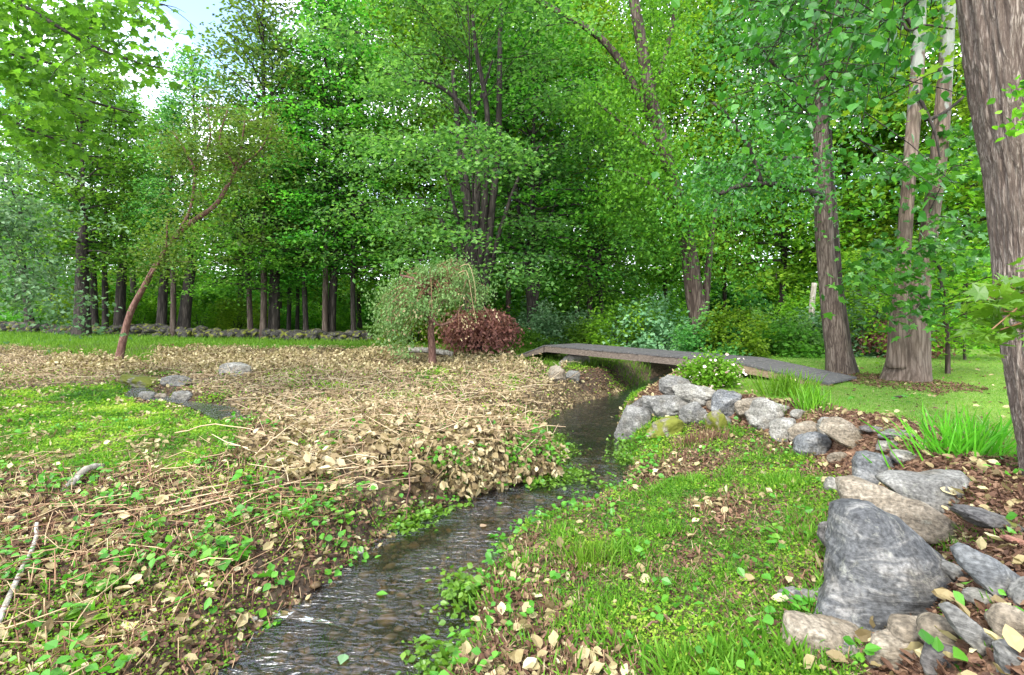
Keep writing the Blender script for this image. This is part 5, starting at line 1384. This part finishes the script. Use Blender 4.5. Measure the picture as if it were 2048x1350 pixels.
def sprout(px, py, nst, hgt, leaf, label, seed, spread=.16):
    g = ground(px, py); r = np.random.default_rng(seed)
    t = thing('knotweed_plant', label, 'plant', tuple(g), 0, 'green knotweed plants on the banks')
    C = []; D = []; tb = Tubes()
    for i in range(nst):
        a = r.uniform(0, 6.283); e = np.array([math.cos(a) * spread * r.uniform(.4, 1.3), math.sin(a) * spread * r.uniform(.4, 1.3), hgt * r.uniform(.6, 1.15)])
        P = smooth_path([(0, 0, -.03), e * np.array([.35, .35, .6]), e], 8); tb.add(P, np.linspace(.006, .003, 8), 5, .3, False)
        for k in range(3, 8): C.append(P[k]); b = r.uniform(0, 6.283); D.append((math.cos(b), math.sin(b), -.15))
    C = np.array(C); D = unit(np.array(D)); n = len(C)
    R = frames(D, unit(r.normal(size=(n, 3)) * .3 + [0, 0, 1]))
    link('stalks', tb.mesh('stalks', M_stem), t)
    link('leaves', scatter_mesh('leaves', LEAF5[0], LEAF5[1], C, R, leaf * r.uniform(.6, 1.2, n), np.clip(.6 + .2 * r.normal(size=n), 0, 1), M_weed), t)
SPR = [(470, 1150, 6, .24, .115, 'largest clump of broad green leaves on the near left bank'), (120, 1110, 4, .16, .12, 'pair of big round green leaves near the pale stick'), (290, 1080, 4, .2, .085, 'green plant with leaves in tiers below the driftwood root'),
       (500, 985, 3, .26, .1, 'pale green shoot standing up before the bundle of stalks'), (210, 1180, 3, .12, .1, 'low round leaved green plant left of a blue green leaf'), (400, 1115, 4, .2, .07, 'small leaved green plant left of the largest clump'),
       (690, 1060, 5, .22, .075, 'green plant at the foot of the hanging withered leaves'), (610, 1040, 4, .18, .075, 'green plant above the water on the left bank'), (880, 950, 4, .24, .09, 'green plant growing out of the steep bank'),
       (1060, 920, 6, .32, .085, 'lush green plant at the point of the bank by the grass tuft'), (960, 1190, 6, .10, .085, 'dark green leafy mound trailing in the stream at the right bank'), (1010, 1095, 6, .12, .08, 'leafy green heap on the right waterside under floating weeds'),
       (1620, 1240, 4, .16, .075, 'green plant by the half buried stone on the right bank'), (1555, 1090, 3, .14, .08, 'upright green plant in grass left of the biggest boulder'), (1890, 1260, 3, .12, .05, 'small green plant at the tip of the biggest boulder'),
       (1690, 1270, 5, .08, .05, 'low green plant on the bottom edge boulder'), (560, 1060, 3, .2, .075, 'green plant right of the pale green shoot'), (150, 1270, 4, .12, .12, 'big blurred green leaf with grass in the lower left')]
for i, a in enumerate(SPR): sprout(*a, 500 + i)

# clumps of long blades
def clump(px, py, n, hgt, spread, mat, name, label, cat, seed, width=.5, stretch=(1, 1), lean=.25):
    g = ground(px, py); r = np.random.default_rng(seed)
    x = r.normal(0, spread * stretch[0], n); y = r.normal(0, spread * stretch[1], n)
    di = np.column_stack([x * .5 / spread * lean + r.normal(0, lean, n), y * .3 / spread * lean + r.normal(0, lean, n), np.ones(n)]); th = r.uniform(0, 6.283, n)
    R = frames(di, np.stack([np.cos(th), np.sin(th), np.zeros(n)], -1)); sz = hgt * r.uniform(.6, 1.2, n)
    zz = H(g[0] + x, g[1] + y) - g[2] - .02
    me = scatter_mesh(name, BLADE[0], BLADE[1], np.column_stack([x, y, zz]), R, np.stack([sz * width, sz, sz], -1), np.clip(.55 + .22 * r.normal(size=n), 0, 1), mat)
    o = link(name, me); o.location = g; tag(o, label, cat); return o
clump(1572, 792, 230, .50, .17, M_lily, 'daylily_clump', 'taller bright green clump of arching blades beside the bridge ramp', 'plant', 601, .42, (1.4, .8))
clump(1622, 818, 170, .40, .14, M_lily, 'daylily_clump', 'shorter bright green clump of blades nearest the stone wall', 'plant', 602, .42)
clump(1930, 908, 190, .52, .17, M_lily, 'iris_clump', 'green clump of long arching blades left of the largest trunk', 'plant', 603, .40, (1.6, .8), .38)
clump(1140, 893, 420, .17, .13, M_grass, 'grass_tuft', 'yellow green grass tuft standing in the stream pool', 'grass tuft', 604, .8, (1.6, .8))
clump(1395, 886, 260, .20, .13, M_litter, 'cut_tussock', 'brown cut tussock under the small round boulder', 'tussock', 605, .8, (1.7, .7))
clump(1250, 925, 160, .12, .12, M_grass, 'grass_tuft', 'low grass tuft jutting into the stream from the right bank', 'grass tuft', 606, .9, (1.8, .8))
clump(635, 1300, 130, .12, .05, M_lily, 'grass_tuft', 'little bright tuft rising out of the water near the bottom', 'grass tuft', 607, .8)
clump(1175, 1130, 200, .22, .12, M_grass, 'grass_tuft', 'grey green grass tuft hanging over the right water edge', 'grass tuft', 608, .5)

# white flowering shrub
g = ground(1420, 772); t = thing('flowering_shrub', 'low rounded green shrub dotted with white and pink flowers', 'shrub', tuple(g))
r = np.random.default_rng(611)
s = g[1] / F
k = 34; cc = rand_dirs(k, .4, r) * r.uniform(.5, .95, (k, 1)) * np.array([60 * s, 50 * s, 58 * s]); cc[:, 2] = np.abs(cc[:, 2]) + .04
rep = r.integers(0, k, 4200); P = cc[rep] + r.normal(0, .11, (4200, 3))
link('foliage', leaf_cloud('foliage', P, M_lily, .06, r, LEAF5, .7, .1, .4), t)
fl = leaf_mat('shrub_flowers', [(.50, .30, .32), (.62, .48, .46), (.72, .66, .62)], .2)
rep = r.integers(0, k, 200); P = cc[rep] * 1.12 + r.normal(0, .13, (200, 3)); P[:, 2] = np.maximum(P[:, 2], .05)
tag(link('flowers', leaf_cloud('flowers', P, fl, .065, r, LEAF5, .6, 0, .4), t), None, None, kind='stuff')
tb = Tubes()
for q in cc[::2]: tb.add(np.stack([[0, 0, -.05], q * .5, q]), [.012, .008, .004], 4, .3, False)
link('stems', tb.mesh('stems', M_stem), t)

# floating leaves on the water
r = np.random.default_rng(621)
FL = [(752, 1190), (836, 1282), (690, 1310), (560, 1210), (1000, 1010), (960, 1055), (1180, 965)]
for i, ((px, py), lab) in enumerate(zip(FL, ['bright green round leaf drifting in mid stream', 'green leaf lodged in ripples below the round one', 'pale whitish leaf under water at the bottom edge', 'yellow leaf drifting by the left bank',
                                             'green leaf drifting where the stream bends', 'yellow leaf drifting in mid stream bend', 'green leaf drifting below the grassy point'])):
    dd = F * (E - WATER - .012) / (py - HY); p = np.array([(px - 1024) / F * dd, dd, WATER + .02])
    R = frames(np.array([[r.normal(), r.normal(), 0.02]]), np.array([[.1, 0, 1.0]]))
    me = scatter_mesh('floating_leaf', LEAF5[0], LEAF5[1], p[None], R, np.array([.10]), np.array([.7]), M_weed if i in (0, 1, 4, 6) else (M_silver if i == 2 else M_dry))
    tag(link('floating_leaf', me), lab, 'leaf')

# sticks
def stick(pts, r0, r1, name, label, mat, cat='branch', n=10, wob=.004):
    P = smooth_path(pts, n); P[1:-1] += np.random.default_rng(len(label)).normal(0, wob, (n - 2, 3))
    tb = Tubes(); tb.add(P, np.linspace(r0, r1, n), 9, .6); tag(link(name, tb.mesh(name, mat)), label, cat)
a, b = ground(-20, 1300), ground(72, 1100); top = pick(74, 1045, b[1] + .1)
stick([a + [0, 0, .04], (a + b) / 2 + [0, 0, .09], b + [0, 0, .08], top], .022, .014, 'fallen_branch', 'long pale stick slanting up at the lower left edge', M_snag)
a, b = ground(128, 985), ground(205, 945); stick([a, (a + b) / 2 + [0, 0, .14], b + [0, 0, .08]], .045, .035, 'driftwood_root', 'thick grey weathered root arching over the left bank', M_snag)
a, b = ground(205, 985), ground(255, 1045); stick([a + [0, 0, .05], (a + b) / 2 + [0, 0, .02], b + [0, 0, .02]], .03, .015, 'driftwood_root', 'dark curved root running down the left bank below the arching one', M_barkbrown)
for i, (p, q, lab) in enumerate([((295, 1010), (455, 985), 'topmost pale stalk of the straight bundle on the left bank'), ((310, 1022), (470, 996), 'middle stalk of the straight bundle on the left bank'), ((330, 1034), (500, 1003), 'lower stalk of the straight bundle on the left bank'),
                                 ((350, 1042), (620, 975), 'longest lowest stalk of the straight bundle on the left bank')]):
    stick([ground(*p) + [0, 0, .06], ground(*q) + [0, 0, .10]], .010, .007, 'cut_stalk', lab, M_cane, 'stalk', 8, .004)
stick([ground(300, 1150) + [0, 0, .05], ground(355, 1100) + [0, 0, .12]], .014, .009, 'broken_stalk', 'reddish split stalk sticking up on the left bank', M_barkred, 'stalk', 8, .004)
stick([ground(1230, 1290) + [0, 0, .03], ground(1325, 1255) + [0, 0, .05]], .012, .007, 'broken_stalk', 'reddish brown stick lying in grass on the right bank', M_barkred, 'stalk', 10, .005)
stick([ground(820, 1000) + [0, 0, .5], ground(815, 1040) + [0, 0, .28], ground(812, 1068)], .008, .006, 'hanging_vine', 'thin reddish vine hanging from the withered leaves to the water', M_barkred, 'vine', 10, .01)
stick([ground(510, 930) + [0, 0, .12], ground(580, 900) + [0, 0, .35], ground(660, 850) + [0, 0, .3]], .010, .006, 'long_cane', 'long pale cane arching across the dead leaves on the left', M_cane, 'cane', 14, .01)
stick([ground(350, 880) + [0, 0, .1], ground(440, 890) + [0, 0, .3], ground(560, 905) + [0, 0, .2]], .010, .006, 'long_cane', 'long pale cane lying level left of the arching cane', M_cane, 'cane', 14, .01)
# pale debris on the lawn
g = ground(1800, 797)
r = np.random.default_rng(7)
stick([g + [-.12, 0, .02], g + [.05, .02, .04], g + [.14, .05, .02]], .02, .012, 'bark_piece', 'piece of fallen bark lying on the open lawn', M_barkbrown, 'bark')
